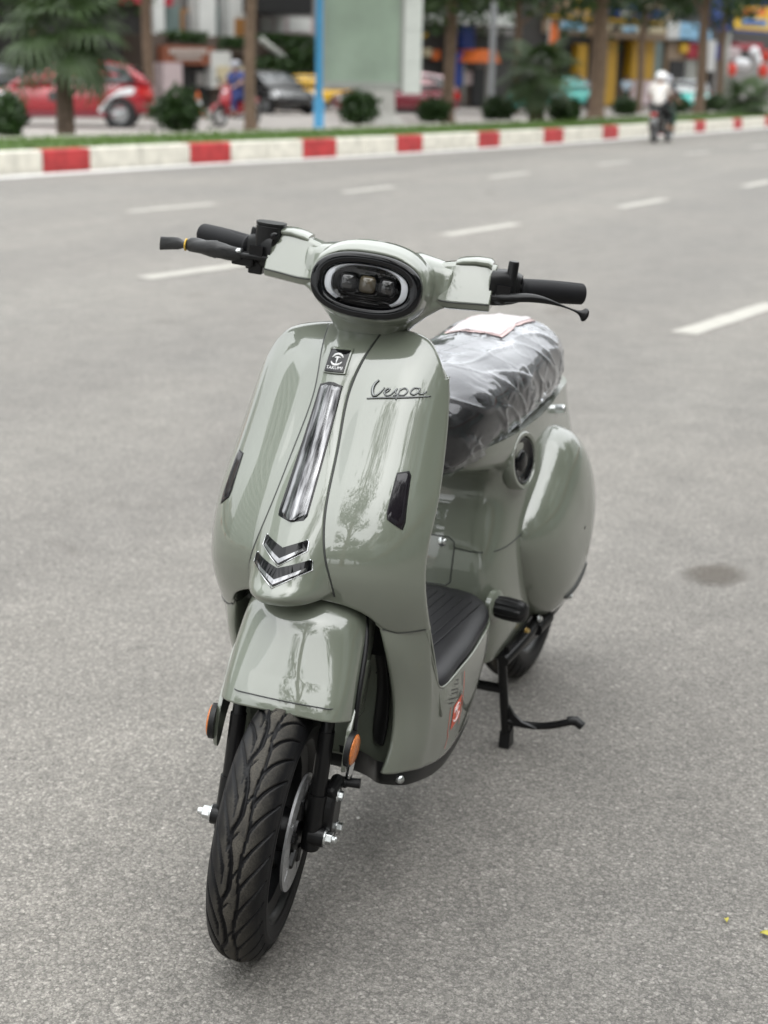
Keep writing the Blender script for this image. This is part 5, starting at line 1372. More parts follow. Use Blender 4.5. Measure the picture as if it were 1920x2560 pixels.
for j, (u_, d_, zc_) in enumerate(((1040, 60, 5.6), (1290, 62, 5.4), (1600, 72, 6.7), (1800, 80, 7.8), (90, 54, 5.4))):
    B2 = loc(u_, d_); tree(0, 0, 0, ['shady tree behind the billboard', 'dark leafy tree above the orange banner', 'leafy tree above the yellow shop sign', 'leafy tree above the blue and yellow billboard', 'dark leafy tree behind the fan palm'][j], 20+j, base=(B2[0], B2[1], 0), z0=.05, hz=zc_+1.5, cr=3.4, zc=zc_, group='trees on the far pavement', mat='leafdark', nl=7000, lsize=.17)
# fan palms
def frond(R, seed, spread=125, nb=22):
    rnd = np.random.default_rng(seed); v, f = [], []
    for j in range(nb):
        a = radians(-spread + 2*spread*j/(nb-1)); L = R*(.78 + .22*cos(a*.6))*(.92+.16*rnd.random())
        w = R*.046; pr = []
        for i, t in enumerate((.04, .35, .65, .85, 1.0)):
            x, y = L*t*cos(a), L*t*sin(a); z = -.28*R*(t**2.2)*(.6+.5*abs(sin(a))) - (.12*R*max(0, t-.7)/.3)
            ww = w*(.35, 1, .95, .55, .05)[i]; pr.append(((x - sin(a)*ww, y + cos(a)*ww, z), (x, y, z - ww*.35), (x + sin(a)*ww, y - cos(a)*ww, z)))
        b = len(v)
        for p in pr: v += list(p)
        for i in range(4):
            f += [(b+3*i, b+3*i+1, b+3*i+4, b+3*i+3), (b+3*i+1, b+3*i+2, b+3*i+5, b+3*i+4)]
    return v, f
def palm(u, v, wpx, zt, R, nf, label, k, pl=.8, mat='leafpalm'):
    b = ground_px(u, v, KH); d = np.linalg.norm(b[:2]-CAM_C[:2]); r = wpx/(3700/d)/2
    e = empty('fan_palm', (b[0], b[1], KH-.03)); tag(e, label, 'palm', 'fan palms on the median'); rnd = random.Random(k)
    g = []
    for i in range(40):
        z = zt*i/39; rr = r*(1.15 - .2*i/39)*(1 + .06*((i % 3) == 0)); g.append([(rr*cos(t), rr*sin(t), z) for t in np.linspace(0, 2*pi, 14, endpoint=False)])
    vv_, ff_ = loft_closed(np.array(g)); mk('trunk', vv_, ff_, M['palmbark'], e, True)
    me = None
    fv, ffc = frond(R, k)
    for j in range(nf):
        az = j*2.39996 + k; t = (j+.5)/nf; el = radians(78 - 118*t) ; L = pl*(1.0-.12*t)
        tip = np.array((cos(az)*cos(el)*L, sin(az)*cos(el)*L, zt + sin(el)*L))
        m = MB(); m.tube(smooth_path([(cos(az)*r*.5, sin(az)*r*.5, zt-.08), ((cos(az)*cos(el)*L*.55), sin(az)*cos(el)*L*.55, zt + sin(el)*L*.62 + .05), tip], 8), np.linspace(.022, .011, 8), 6)
        rot = Matrix.Rotation(az, 4, 'Z') @ Matrix.Rotation(-(el - radians(28)), 4, 'Y')
        q = [tuple(Vector(tip) + (rot @ Vector(p))) for p in fv]; m.add(q, ffc)
        m.build('frond', M[mat], e, False)
    return e
palm(165, 331, 38, 1.55, .80, 17, 'bushy fan palm in front of the red car', 1, .72)
palm(1341, 300, 34, 1.15, .75, 16, 'fan palm between the lamp post and the stout trunk', 2, .75)
palm(1866, 286, 22, .45, .8, 13, 'low fan palm at the right beyond the motorbike', 3, .6)
# ------------------------------------------------------------------ vehicles
B_('glass_dark', (.020, .026, .030), .06, coat=.5, var=.2, vscale=2)
B_('rubber_plain', (.018, .018, .019), .8, var=.1)
B_('alloy', (.40, .41, .42), .3, metal=.8, var=.1)
B_('lamp_white', (.80, .82, .84), .12, coat=.8, var=0)
B_('lamp_red', (.50, .02, .02), .15, coat=.8, var=0)
B_('trim_black', (.02, .02, .021), .5, var=.1)
def carpaint(name, c): return B_(name, c, .25, coat=1.0, var=.02, vscale=2)
carpaint('car_red', (.33, .008, .018)); carpaint('car_grey', (.045, .047, .05)); carpaint('car_black', (.012, .012, .013)); carpaint('car_yellow', (.72, .42, .015)); carpaint('car_maroon', (.17, .012, .025)); carpaint('car_teal', (.10, .56, .50)); carpaint('car_white', (.72, .73, .74)); carpaint('car_pink', (.62, .36, .38))
def sec(x, zl, zh, hw, n=4, k=28, top=1.0):
    e = superell(hw, (zh-zl)/2, n, k); zc = (zl+zh)/2
    return np.stack([np.full(k, x), e[:, 0]*np.where(e[:, 1] > 0, 1-(1-top)*e[:, 1]/((zh-zl)/2), 1), zc + e[:, 1]], 1)
def car(u, v, rz, paint, label, roof=None, lowers=None, decals=(), scale=1.0, d=None):
    p = ground_px(u, v) if d is None else loc(u, d); e = empty('parked_car', (p[0], p[1], .004), rz); e.scale = (scale,)*3; tag(e, label, 'car', 'cars across the street')
    v_, f_ = loft_closed([sec(*a) for a in ((-2.06, .46, .78, .62), (-2.00, .33, .95, .78), (-1.6, .25, 1.01, .86), (-.6, .21, .985, .875), (.5, .21, .965, .875), (1.05, .23, .955, .86), (1.6, .26, .86, .83), (1.93, .32, .72, .74), (2.06, .42, .62, .56))])
    b = mk('body', v_, f_, M[paint], e, True); normals_out(b)
    v_, f_ = loft_closed([sec(x, .90, zh, hw, 4.5, 28, tp) for x, zh, hw, tp in ((-2.0, .99, .66, .9), (-1.82, 1.22, .70, .86), (-1.5, 1.43, .73, .84), (-.9, 1.51, .75, .83), (-.2, 1.52, .76, .82), (.35, 1.44, .77, .83), (.8, 1.22, .78, .86), (1.2, .98, .80, .95))])
    c = mk('cabin', v_, f_, M[roof or paint], e, True); normals_out(c)
    for sg in (1, -1):
        y0, y1 = sg*.785, sg*.645
        for nm, q in (('side_window', [(-1.70, 1.02), (-.62, 1.01), (-.62, 1.42), (-1.0, 1.43), (-1.42, 1.36)]), ('side_window', [(-.55, 1.01), (.98, 1.00), (.42, 1.36), (-.1, 1.43), (-.55, 1.43)])):
            vv_ = []
            for dd in (0, .035):
                for x, z in q: t = (z-.93)/.58; vv_.append((x, (y0 + (y1-y0)*t) + sg*(.010-dd), z))
            n = len(q); ff_ = [tuple(range(n)), tuple(range(n, 2*n))[::-1]] + [(i, n+i, n+(i+1) % n, (i+1) % n) for i in range(n)]
            o = mk(nm, vv_, ff_, M['glass_dark'], c, False); normals_out(o)
        MB().box((.62, sg*.86-.05, .98), (.78, sg*.86+.10*sg, 1.10)).build('mirror', M[paint], b, False)
        m = MB().prism(smooth_path([(1.45, .62), (1.92, .60), (1.90, .70), (1.55, .78)], 16, True), 0, .06, ((0, sg*.775, 0), (1, 0, 0), (0, 0, 1), (0, sg, 0))); m.build('headlight', M['lamp_white'], b, False)
        m = MB().prism([(-2.04, .68), (-1.72, .74), (-1.70, .92), (-2.0, .92)], -.05, .075, ((0, sg*.755, 0), (1, 0, 0), (0, 0, 1), (0, sg, 0))); m.build('tail_light', M['lamp_red'], b, False)
        m = MB().box((-1.15, sg*.868-.02, .24), (1.15, sg*.868+.02, .36)); m.build('side_skirt', M[lowers or 'trim_black'], b, False)
        for x in (-1.28, 1.28):
            MB().lathe([(.385, -.02), (.385, .012), (.33, .016), (.33, -.02)], (x, sg*.868, .335), (0, sg, 0), 28).build('wheel_arch', M['trim_black'], b, True)
            w = MB().lathe([(.20, -.10), (.30, -.10), (.325, -.07), (.325, .07), (.30, .10), (.20, .10)], (x, sg*.80, .325), (0, 1, 0), 28).build('wheel', M['rubber_plain'], e, True, auto=40)
            m = MB().lathe([(.20, .0), (.205, .10), (.19, .10), (.17, .05), (.06, .06), (0, .07)], (x, sg*.80, .325), (0, sg, 0), 24)
            for j in range(5):
                a = j*1.2566; m.tube([(x, sg*.885, .325), (x+.18*cos(a), sg*.885, .325+.18*sin(a))], .022, 6)
            m.build('rim', M['alloy'], w, True, auto=40)
    MB().prism([(.50, 1.37), (1.05, 1.02), (1.09, 1.03), (.54, 1.39)], -.60, .60, ((0, 0, 0), (1, 0, 0), (0, 0, 1), (0, 1, 0))).build('windscreen', M['glass_dark'], c, False)
    MB().prism([(-1.92, 1.06), (-1.58, 1.37), (-1.64, 1.40), (-1.97, 1.08)], -.56, .56, ((0, 0, 0), (1, 0, 0), (0, 0, 1), (0, 1, 0))).build('rear_window', M['glass_dark'], c, False)
    MB().box((2.0, -.45, .40), (2.075, .45, .56)).build('grille', M['trim_black'], b, False); MB().box((-2.08, -.26, .55), (-2.05, .26, .67)).build('number_plate', M['car_white'], b, False)
    for nm, poly, mt in decals:
        for sg in (1, -1):
            MB().prism(poly, -.02, .004, ((0, sg*.872, 0), (1, 0, 0), (0, 0, 1), (0, sg, 0))).build(nm, M[mt], b, False)
    return e
car(170, 316, RZ_LEFT+.10, 'car_red', 'red hatchback with white rear decal behind the fan palm', 'car_red', 'car_maroon', (
    ('white_decal', smooth_path([(-1.62, .90), (-1.30, .86), (-.98, .62), (-.78, .32), (-.98, .30), (-1.08, .55), (-1.30, .74), (-1.60, .78)], 30, True), 'lamp_white'),
    ('white_decal', smooth_path([(.98, .66), (1.55, .78), (1.70, .70), (1.58, .56), (1.10, .50)], 20, True), 'lamp_white'), ('door_print', [(.05, .58), (.32, .58), (.32, .80), (.05, .80)], 'car_grey'), ('painted_belt_highlight', [(-1.3, .90), (.2, .89), (.2, .95), (-1.3, .965)], 'car_pink')), scale=1.06)  # pink belt strip is a highlight painted along the red body
car(-30, 300, RZ_LEFT+.5, 'car_grey', 'dark grey car cut off by the left border behind the red car', d=47)
car(672, 270, RZ_LEFT+pi-.95, 'car_black', 'black car parked behind the thick trunk, facing away', d=56)
car(805, 270, RZ_LEFT+pi-.25, 'car_yellow', 'yellow car half hidden behind the blue pole', lowers='trim_black', d=60, scale=.92)
car(985, 300, RZ_LEFT+.18, 'car_maroon', 'maroon hatchback partly hidden by the billboard', 'car_pink', d=50)
car(1402, 272, RZ_LEFT+.9, 'car_teal', 'turquoise taxi behind the fan palm', 'car_teal', d=72)
car(1716, 272, RZ_LEFT+1.15, 'car_teal', 'turquoise and white taxi facing the street behind the riders', 'car_white', d=74, decals=(('white_decal', [(-1.2, .6), (1.2, .6), (1.2, .72), (-1.2, .72)], 'car_white'),))
# ------------------------------------------------------------------ people and motorbikes
B_('skin', (.42, .25, .17), .55, var=.06); B_('shirt_white', (.74, .71, .68), .8, var=.05, vscale=10); B_('shirt_blue', (.045, .065, .22), .8, var=.1); B_('shirt_navy', (.02, .03, .06), .8, var=.1); B_('cloth_green', (.012, .055, .035), .8, var=.1); B_('cloth_black', (.012, .012, .013), .8, var=.1); B_('shirt_pale', (.50, .60, .70), .8, var=.1); B_('helmet_white', (.78, .78, .78), .2, coat=.6, var=.02); B_('helmet_grey', (.30, .30, .33), .3, coat=.5, var=.02)
def skin_mesh(name, nodes, edges, mat, parent, sub=2):
    me = bpy.data.meshes.new(name); ks = list(nodes); ix = {k: i for i, k in enumerate(ks)}
    me.from_pydata([nodes[k][0] for k in ks], [(ix[a], ix[b]) for a, b in edges], []); o = bpy.data.objects.new(name, me); COL.objects.link(o); o.parent = parent
    m = o.modifiers.new('skin', 'SKIN'); m.use_smooth_shade = True
    sv = me.skin_vertices[0].data if me.skin_vertices else None
    if sv is None:
        bpy.context.view_layer.objects.active = o; bpy.ops.mesh.customdata_skin_add(); sv = me.skin_vertices[0].data
    for k in ks:
        r = nodes[k][1]; sv[ix[k]].radius = (r, r) if np.isscalar(r) else r
    sv[0].use_root = True
    s = o.modifiers.new('sub', 'SUBSURF'); s.levels = sub-1; s.render_levels = sub; me.materials.append(mat); return o
def person(P, base, rz, label, shirt, trousers, helmet=None, group=None, sc=1.0):
    """P: joint positions (left side; mirrored unless both given)"""
    e = empty('person', base, rz); e.scale = (sc,)*3; tag(e, label, 'person', group)
    J = {}
    for k, p in P.items():
        if k in ('pelvis', 'waist', 'chest', 'neck', 'head', 'crown'): J[k] = np.array(p, float)
        else: J[k+'L'] = np.array(p, float); J[k+'R'] = np.array(P.get(k+'_r', (p[0], -p[1], p[2])), float)
    N = {'pelvis': (J['pelvis'], .13), 'waist': (J['waist'], .12), 'chest': (J['chest'], .145), 'neck': (J['neck'], .052), 'head': (J['head'], (.085, .10)), 'crown': (J['crown'], .075)}
    E = [('pelvis', 'waist'), ('waist', 'chest'), ('chest', 'neck'), ('neck', 'head'), ('head', 'crown')]
    for s_ in 'LR':
        for k, r in (('shoulder', .062), ('elbow', .042), ('wrist', .028), ('hand', .034), ('hip', .085), ('knee', .058), ('ankle', .040), ('toe', .036)): N[k+s_] = (J[k+s_], r)
        E += [('chest', 'shoulder'+s_), ('shoulder'+s_, 'elbow'+s_), ('elbow'+s_, 'wrist'+s_), ('wrist'+s_, 'hand'+s_), ('pelvis', 'hip'+s_), ('hip'+s_, 'knee'+s_), ('knee'+s_, 'ankle'+s_), ('ankle'+s_, 'toe'+s_)]
        d = J['hand'+s_] - J['wrist'+s_]; d = d/np.linalg.norm(d); sd = np.cross(d, (0, 0, 1)); sd /= np.linalg.norm(sd) + 1e-9
        for q in range(4):
            N['f%d%s' % (q, s_)] = (J['hand'+s_] + d*(.055 - .006*abs(q-1.4)) + sd*(q-1.5)*.021 + np.array((0, 0, -.018)), .009); E.append(('hand'+s_, 'f%d%s' % (q, s_)))
        N['th'+s_] = (J['hand'+s_] + d*.012 + sd*.05*(1 if s_ == 'L' else -1), .010); E.append(('hand'+s_, 'th'+s_))
    N = {k: (tuple(a), r) for k, (a, r) in N.items()}
    skin_mesh('body', N, E, M['skin'], e)
    pick = lambda ks, g: {k: (N[k][0], (np.array(N[k][1])*g).tolist() if not np.isscalar(N[k][1]) else N[k][1]*g) for k in ks}
    sh = pick(('pelvis', 'waist', 'chest'), 1.38); mid = lambda a, b, t: tuple(np.array(N[a][0])*(1-t) + np.array(N[b][0])*t)
    sE = [('pelvis', 'waist'), ('waist', 'chest')]
    for s_ in 'LR':
        sh['shoulder'+s_] = (N['shoulder'+s_][0], .100); sh['sl'+s_] = (mid('shoulder'+s_, 'elbow'+s_, .8), .082); sE += [('chest', 'shoulder'+s_), ('shoulder'+s_, 'sl'+s_)]
    skin_mesh('shirt', sh, sE, M[shirt], e)
    tr = pick(('pelvis',), 1.2); tE = []
    for s_ in 'LR':
        tr['hip'+s_] = (N['hip'+s_][0], .100); tr['knee'+s_] = (N['knee'+s_][0], .076); tr['cuff'+s_] = (mid('knee'+s_, 'ankle'+s_, .86), .060); tE += [('pelvis', 'hip'+s_), ('hip'+s_, 'knee'+s_), ('knee'+s_, 'cuff'+s_)]
        t_ = J['toe'+s_] - J['ankle'+s_]
        skin_mesh('sandal', {'a': (tuple(J['ankle'+s_] + (0, 0, -.045)), .045), 'b': (tuple(J['ankle'+s_] + t_*.6 + (0, 0, -.03)), .042), 'c': (tuple(J['toe'+s_] + t_*.15), .036)}, [('a', 'b'), ('b', 'c')], M['cloth_black'], e)
    skin_mesh('trousers', tr, tE, M[trousers], e)
    hd = (J['head'] + J['crown'])/2; up = J['crown'] - J['head']; up /= np.linalg.norm(up)
    if helmet:
        m = MB().lathe([(.140, -.045), (.150, -.02), (.150, .03), (.135, .085), (.10, .125), (.05, .145), (0, .150)], hd - up*.01, up, 28); m.build('helmet', M[helmet], e, True)
        MB().prism(smooth_path([(.10, -.10), (.20, -.06), (.215, 0), (.20, .06), (.10, .10)], 20, True), -.035, -.025, (hd, (1, 0, 0), (0, 1, 0), (0, 0, 1))).build('visor', M[helmet], e, False)
    else:
        m = MB().lathe([(.098, -.01), (.112, .03), (.108, .07), (.08, .11), (.04, .125), (0, .128)], hd - up*.02 - np.array((.015, 0, 0)), up, 22); m.build('hair', M['cloth_black'], e, True)
    # face: nose, eyes, mouth
    hh = J['head']
    MB().tube([hh + (.095, 0, .03), hh + (.122, 0, .0), hh + (.10, 0, -.012)], [.010, .015, .008], 8).build('nose', M['skin'], e, True)
    for s_ in (1, -1):
        MB().lathe([(0, .006), (.010, .004), (.013, 0)], hh + (.094, s_*.034, .035), (1, 0, 0), 10).build('eye', M['cloth_black'], e, True); MB().tube([hh + (.0, s_*.098, .025), hh + (-.005, s_*.108, .0), hh + (.0, s_*.098, -.02)], [.012, .016, .01], 8).build('ear', M['skin'], e, True)
    MB().tube([hh + (.094, -.025, -.045), hh + (.100, 0, -.047), hh + (.094, .025, -.045)], .006, 6).build('mouth', M['kerb_red'], e, True)
    return e
SIT = dict(pelvis=(0, 0, .84), waist=(.03, 0, 1.0), chest=(.06, 0, 1.22), neck=(.09, 0, 1.42), head=(.12, 0, 1.50), crown=(.12, 0, 1.60), shoulder=(.06, .19, 1.33), elbow=(.20, .27, 1.12), wrist=(.42, .27, 1.03), hand=(.49, .27, 1.02), hip=(.03, .11, .82), knee=(.40, .17, .74), ankle=(.34, .18, .34), toe=(.47, .18, .30))
PIL = dict(SIT, pelvis=(0, 0, .88), waist=(.02, 0, 1.04), chest=(.04, 0, 1.27), neck=(.06, 0, 1.47), head=(.08, 0, 1.55), crown=(.08, 0, 1.65), shoulder=(.04, .20, 1.38), elbow=(.10, .26, 1.13), wrist=(.28, .20, 1.00), hand=(.35, .18, .99), hip=(.03, .12, .86), knee=(.36, .22, .70), ankle=(.20, .24, .36), toe=(.33, .25, .32))
STAND = dict(pelvis=(0, 0, .92), waist=(0, 0, 1.06), chest=(.01, 0, 1.28), neck=(.02, 0, 1.48), head=(.03, 0, 1.57), crown=(.03, 0, 1.67), shoulder=(.0, .20, 1.40), elbow=(.02, .26, 1.12), wrist=(.12, .26, .90), hand=(.15, .25, .82), hip=(0, .10, .90), knee=(.02, .11, .50), ankle=(0, .12, .09), toe=(.13, .13, .05))
def motorbike(base, rz, paint, label, plate=True, sc=1.0):
    e = empty('motorbike', base, rz); e.scale = (sc,)*3; tag(e, label, 'motorbike', 'motorbikes across the street')
    for x in (.62, -.62):
        w = MB().lathe([(.20, -.045), (.26, -.045), (.285, -.02), (.285, .02), (.26, .045), (.20, .045)], (x, 0, .285), (0, 1, 0), 32).build('wheel', M['rubber_plain'], e, True, auto=40)
        m = MB().lathe([(.205, -.03), (.205, .03), (.19, .03), (.19, -.03)], (x, 0, .285), (0, 1, 0), 28).lathe([(0, -.06), (.05, -.06), (.05, .06), (0, .06)], (x, 0, .285), (0, 1, 0), 16)
        for j in range(5): a = j*1.2566; m.tube([(x, 0, .285), (x+.2*cos(a), 0, .285+.2*sin(a))], .014, 6)
        m.build('rim', M['alloy'], w, True, auto=40)
    v_, f_ = loft_closed([sec(*a, 3) for a in ((-.78, .62, .76, .05), (-.70, .55, .80, .11), (-.45, .42, .80, .14), (-.15, .33, .74, .15), (.05, .28, .55, .13), (.25, .27, .42, .10), (.36, .28, .50, .09), (.42, .30, .62, .07))]); o = mk('body', v_, f_, M[paint], e, True); normals_out(o)
    v_, f_ = loft_closed([np.stack([xc + q[:, 0], q[:, 1], np.full(32, z)], 1) for z, xc, q in ((.36, .42, superell(.05, .12, 3, 32)), (.55, .44, superell(.07, .19, 3, 32)), (.75, .40, superell(.07, .20, 3, 32)), (.92, .36, superell(.06, .15, 3, 32)), (1.0, .34, superell(.05, .10, 3, 32)), (1.06, .34, superell(.03, .05, 3, 32)))]); o = mk('front_fairing', v_, f_, M[paint], e, True); normals_out(o)
    v_, f_ = loft_closed([sec(*a, 3) for a in ((-.72, .77, .82, .08), (-.6, .76, .86, .13), (-.3, .75, .86, .14), (.0, .74, .82, .12), (.08, .74, .78, .06))]); o = mk('seat', v_, f_, M['cloth_black'], e, True); normals_out(o)
    MB().tube(smooth_path([(.28, .34, 1.05), (.32, .2, 1.04), (.34, 0, 1.02), (.32, -.2, 1.04), (.28, -.34, 1.05)], 20), .014, 8).build('handlebar', M['trim_black'], e, True)
    for s_ in (1, -1):
        MB().tube([(.36, s_*.06, .85), (.62, s_*.06, .285)], .022, 8).build('fork_leg', M['trim_black'], e, True); MB().tube([(.33, s_*.24, 1.05), (.32, s_*.30, 1.16)], .007, 6).lathe([(0, -.01), (.055, -.01), (.055, .01), (0, .01)], (.32, s_*.31, 1.20), (1, 0, 0), 16).build('mirror', M['trim_black'], e, True)
        MB().tube([(-.38, s_*.10, .62), (-.60, s_*.09, .30)], .022, 8).build('rear_shock', M['trim_black'], e, True)
    MB().lathe([(0, .03), (.06, .02), (.075, -.02), (.06, -.05)], (.41, 0, .88), (1, 0, .1), 22).build('headlight', M['lamp_white'], e, True); MB().box((-.80, -.07, .66), (-.75, .07, .74)).build('tail_light', M['lamp_red'], e, False)
    if plate: MB().box((-.80, -.09, .46), (-.785, .09, .60)).build('number_plate', M['car_white'], e, False)
    MB().tube(smooth_path([(.0, -.10, .25), (-.3, -.14, .24), (-.5, -.16, .28), (-.85, -.17, .36)], 14), np.linspace(.025, .05, 14), 12).build('exhaust', M['trim_black'], e, True)
    g = [[(-.62 + .33*cos(a), y, .285 + .33*sin(a)) for y in (-.07, 0, .07)] for a in np.radians(np.linspace(20, 165, 14))]; v_, f_ = grid_vf(np.array(g)); solid(mk('rear_mudguard', v_, f_, M['trim_black'], e, True), .01, 0)
    g = [[(.62 + .33*cos(a), y, .285 + .33*sin(a)) for y in (-.06, 0, .06)] for a in np.radians(np.linspace(20, 140, 12))]; v_, f_ = grid_vf(np.array(g)); solid(mk('front_mudguard', v_, f_, M[paint], e, True), .01, 0)
    MB().box((-.05, -.22, .22), (.0, .22, .25)).build('foot_rest', M['trim_black'], e, False)
    return e
mb = ground_px(1652, 356); mrz = math.atan2(.30, -.95)+.25
motorbike((mb[0], mb[1], .0), mrz, 'car_black', 'black motorbike carrying two riders along the kerb', True, .9)
def off(b, rz, x, z=0): return (b[0] + cos(rz)*x, b[1] + sin(rz)*x, z)
person(PIL, off(mb, mrz, -.38, .0), mrz, 'passenger in white shirt and white helmet sitting on the motorbike', 'shirt_white', 'cloth_black', 'helmet_white', None, .9)
person(SIT, off(mb, mrz, .02, -.02), mrz, 'motorbike driver in navy top and green trousers in front of the passenger', 'shirt_navy', 'cloth_green', 'helmet_grey', None, .9)
rs = loc(590, 40.5); rrz = RZ_LEFT + .9
motorbike((rs[0], rs[1], 0), rrz, 'car_red', 'red scooter with white front beside the thick tree trunk')
person(SIT, off(rs, rrz, -.10, 0), rrz, 'rider in dark blue on the red scooter by the thick trunk', 'shirt_blue', 'shirt_blue', 'helmet_grey')
ts = loc(1300, 62); motorbike((ts[0], ts[1], 0), RZ_LEFT + .7, 'car_teal', 'turquoise motorbike parked left of the fan palm')
q = loc(1568, 76); person(STAND, (q[0], q[1], .02), RZ_LEFT+1.2, 'pedestrian in pale blue shirt outside the yellow shop', 'shirt_pale', 'cloth_black', None, None, .92)
q = loc(1447, 78); person(STAND, (q[0], q[1], .02), RZ_LEFT+.6, 'pedestrian in light top near the yellow shop pillar', 'shirt_pale', 'shirt_navy')
q = loc(1050, 70); person(STAND, (q[0], q[1], .02), RZ_LEFT+2.0, 'pedestrian in the shade behind the maroon car', 'shirt_white', 'shirt_navy')
# ------------------------------------------------------------------ pole, billboard, lamp post, cones
B_('pole_blue', (.045, .27, .50), .45, var=.06, vscale=4); B_('frame_grey', (.30, .31, .285), .5, var=.08, vscale=3); B_('panel_green', (.27, .34, .27), .35, var=.16, vscale=1.2, coat=.3); B_('side_white', (.60, .62, .59), .5, var=.05); B_('concrete', (.42, .41, .385), .8, var=.1, vscale=4); B_('cone_orange', (.80, .17, .03), .6, var=.05); B_('steel_grey', (.25, .26, .27), .5, var=.1)
b = ground_px(797, 318, KH); e = empty('blue_pole', (b[0], b[1], KH-.02)); tag(e, 'bright blue painted street pole with thicker foot beside the billboard', 'pole')
MB().lathe([(0, 0), (.12, 0), (.12, .03), (.105, .05), (.115, .55), (.095, .60), (.09, .62)], (0, 0, 0), (0, 0, 1), 24).build('pole_foot', M['pole_blue'], e, True, auto=40)
MB().lathe([(.078, .60), (.075, 2.5), (.06, 7.0), (0, 7.0)], (0, 0, 0), (0, 0, 1), 20).build('pole_shaft', M['pole_blue'], e, True, auto=40)
b = ground_px(930, 307, KH); db = np.linalg.norm(b[:2]-CAM_C[:2]); pm = 3700/db
def bb(u, v): return ((u-930)/pm, zat(930, v, db) - KH)
e = empty('billboard', (b[0], b[1], KH-.02), math.atan2(RIGHT[1], RIGHT[0])); tag(e, 'grey green street lightbox billboard with white side standing on the median', 'billboard')
x0, _ = bb(806, 0); x1, _ = bb(1003, 0); _, zb = bb(930, 222); _, zp = bb(930, 203); ztop = zb + 4.2
m = MB(); fw_ = .09
m.box((x0, -.06, zb), (x0+fw_, .10, ztop)); m.box((x1-fw_, -.06, zb), (x1, .10, ztop)); m.box((x0+fw_, -.06, zb), (x1-fw_, .10, zp)); m.box((x0+fw_, -.06, ztop-.15), (x1-fw_, .10, ztop)); bevel(m.build('frame', M['frame_grey'], e, False), .01)
MB().box((x0+fw_, -.02, zp), (x1-fw_, .08, ztop-.15)).build('display_panel', M['panel_green'], e, False)
xs1 = x1 + (1046-1003)/pm
n_p = 6
for k in range(n_p): MB().box((x1+.004, -.10, zb - .08 + (ztop-zb)*k/n_p + .008), (xs1, .42, zb - .08 + (ztop-zb)*(k+1)/n_p)).build('side_cladding', M['side_white'], e, False)
MB().box((x0, .10, zb), (x1, .40, ztop)).build('cabinet', M['frame_grey'], e, False)
xc0, _ = bb(885, 0); xc1, _ = bb(988, 0)
g = []
for z, w in ((0, 1.35), (.08, 1.30), (.14, 1.02), (.3, .95), (zb, .92)):
    s_ = superell((xc1-xc0)/2*w, .20*w, 6, 32); g.append(np.stack([(xc0+xc1)/2 + s_[:, 0], .12 + s_[:, 1], np.full(32, z)], 1))
v_, f_ = loft_closed(np.array(g)); o = mk('plinth', v_, f_, M['concrete'], e, True, auto=40); normals_out(o)
b = loc(1229, 52); e = empty('lamp_post', (b[0], b[1], 0)); tag(e, 'thin grey lamp post left of the second fan palm', 'lamp post')
MB().lathe([(0, 0), (.16, 0), (.16, .3), (.11, .34), (.10, 3), (.07, 8), (0, 8)], (0, 0, 0), (0, 0, 1), 18).build('shaft', M['steel_grey'], e, True, auto=40)
MB().tube(smooth_path([(0, 0, 7.9), (.5, 0, 8.5), (1.5, 0, 8.7)], 12), .05, 8).build('arm', M['steel_grey'], e, True); MB().box((1.3, -.14, 8.62), (2.0, .14, 8.74)).build('lamp_head', M['side_white'], e, False)
for j, (u, v, lab_) in enumerate(((447, 248, 'orange traffic cone above the largest shrub'), (494, 262, 'orange traffic cone with white collar right of the largest shrub'))):
    b = loc(u, 50); e = empty('traffic_cone', (b[0], b[1], .004)); tag(e, lab_, 'cone', 'traffic cones on the pavement')
    MB().lathe([(.16, .05), (.03, .78), (0, .78)], (0, 0, 0), (0, 0, 1), 22).build('cone', M['cone_orange'], e, True, auto=40); MB().box((-.2, -.2, 0), (.2, .2, .05)).build('foot', M['cone_orange'], e, False); MB().lathe([(.118, .34), (.089, .52)], (0, 0, 0), (0, 0, 1), 22).build('collar', M['lamp_white'], e, True)
# ------------------------------------------------------------------ shop fronts across the street
FA, FB = loc(0, 58), loc(1920, 98)
FX = (FB-FA)/np.linalg.norm(FB-FA); FN = np.array([FX[1], -FX[0], 0])
if FN @ (CAM_C-FA) < 0: FN = -FN
FRZ = math.atan2(FX[1], FX[0])
def fpt(u, v, offs=0.0):
    r = pray(u, v); p0 = FA + FN*offs; t = ((p0-CAM_C) @ FN)/(r @ FN); p = CAM_C + r*t
    return (p-FA) @ FX, p[2]
def fM():
    return Matrix.Translation(FA) @ Matrix.Rotation(FRZ, 4, 'Z')
SGN = -1 if (Matrix.Rotation(FRZ, 3, 'Z') @ Vector((0, 1, 0))).dot(Vector(FN)) < 0 else 1     # local y that points to the road
def fb(name, u0, v0, u1, v1, o0, o1, mat, parent, zlo=None, zhi=None):
    a0, z1 = fpt(u0, v0, o1); a1, z0 = fpt(u1, v1, o1)
    if zlo is not None: z0 = zlo
    if zhi is not None: z1 = zhi
    y0, y1 = sorted((SGN*o0, SGN*o1)); ox, oy, oz = parent['_o']
    return MB().box((a0-ox, y0, z0), (a1-ox, y1, z1)).build(name, mat if not isinstance(mat, str) else M[mat], parent, False)
def bld(name, u0, u1, label, cat='building'):
    a0 = fpt(u0, 196)[0]; a1 = fpt(u1, 196)[0]
    p = FA + FX*((a0+a1)/2); e = empty(name, (p[0], p[1], 0), FRZ); e['_o'] = ((a0+a1)/2, 0, 0); tag(e, label, cat); return e
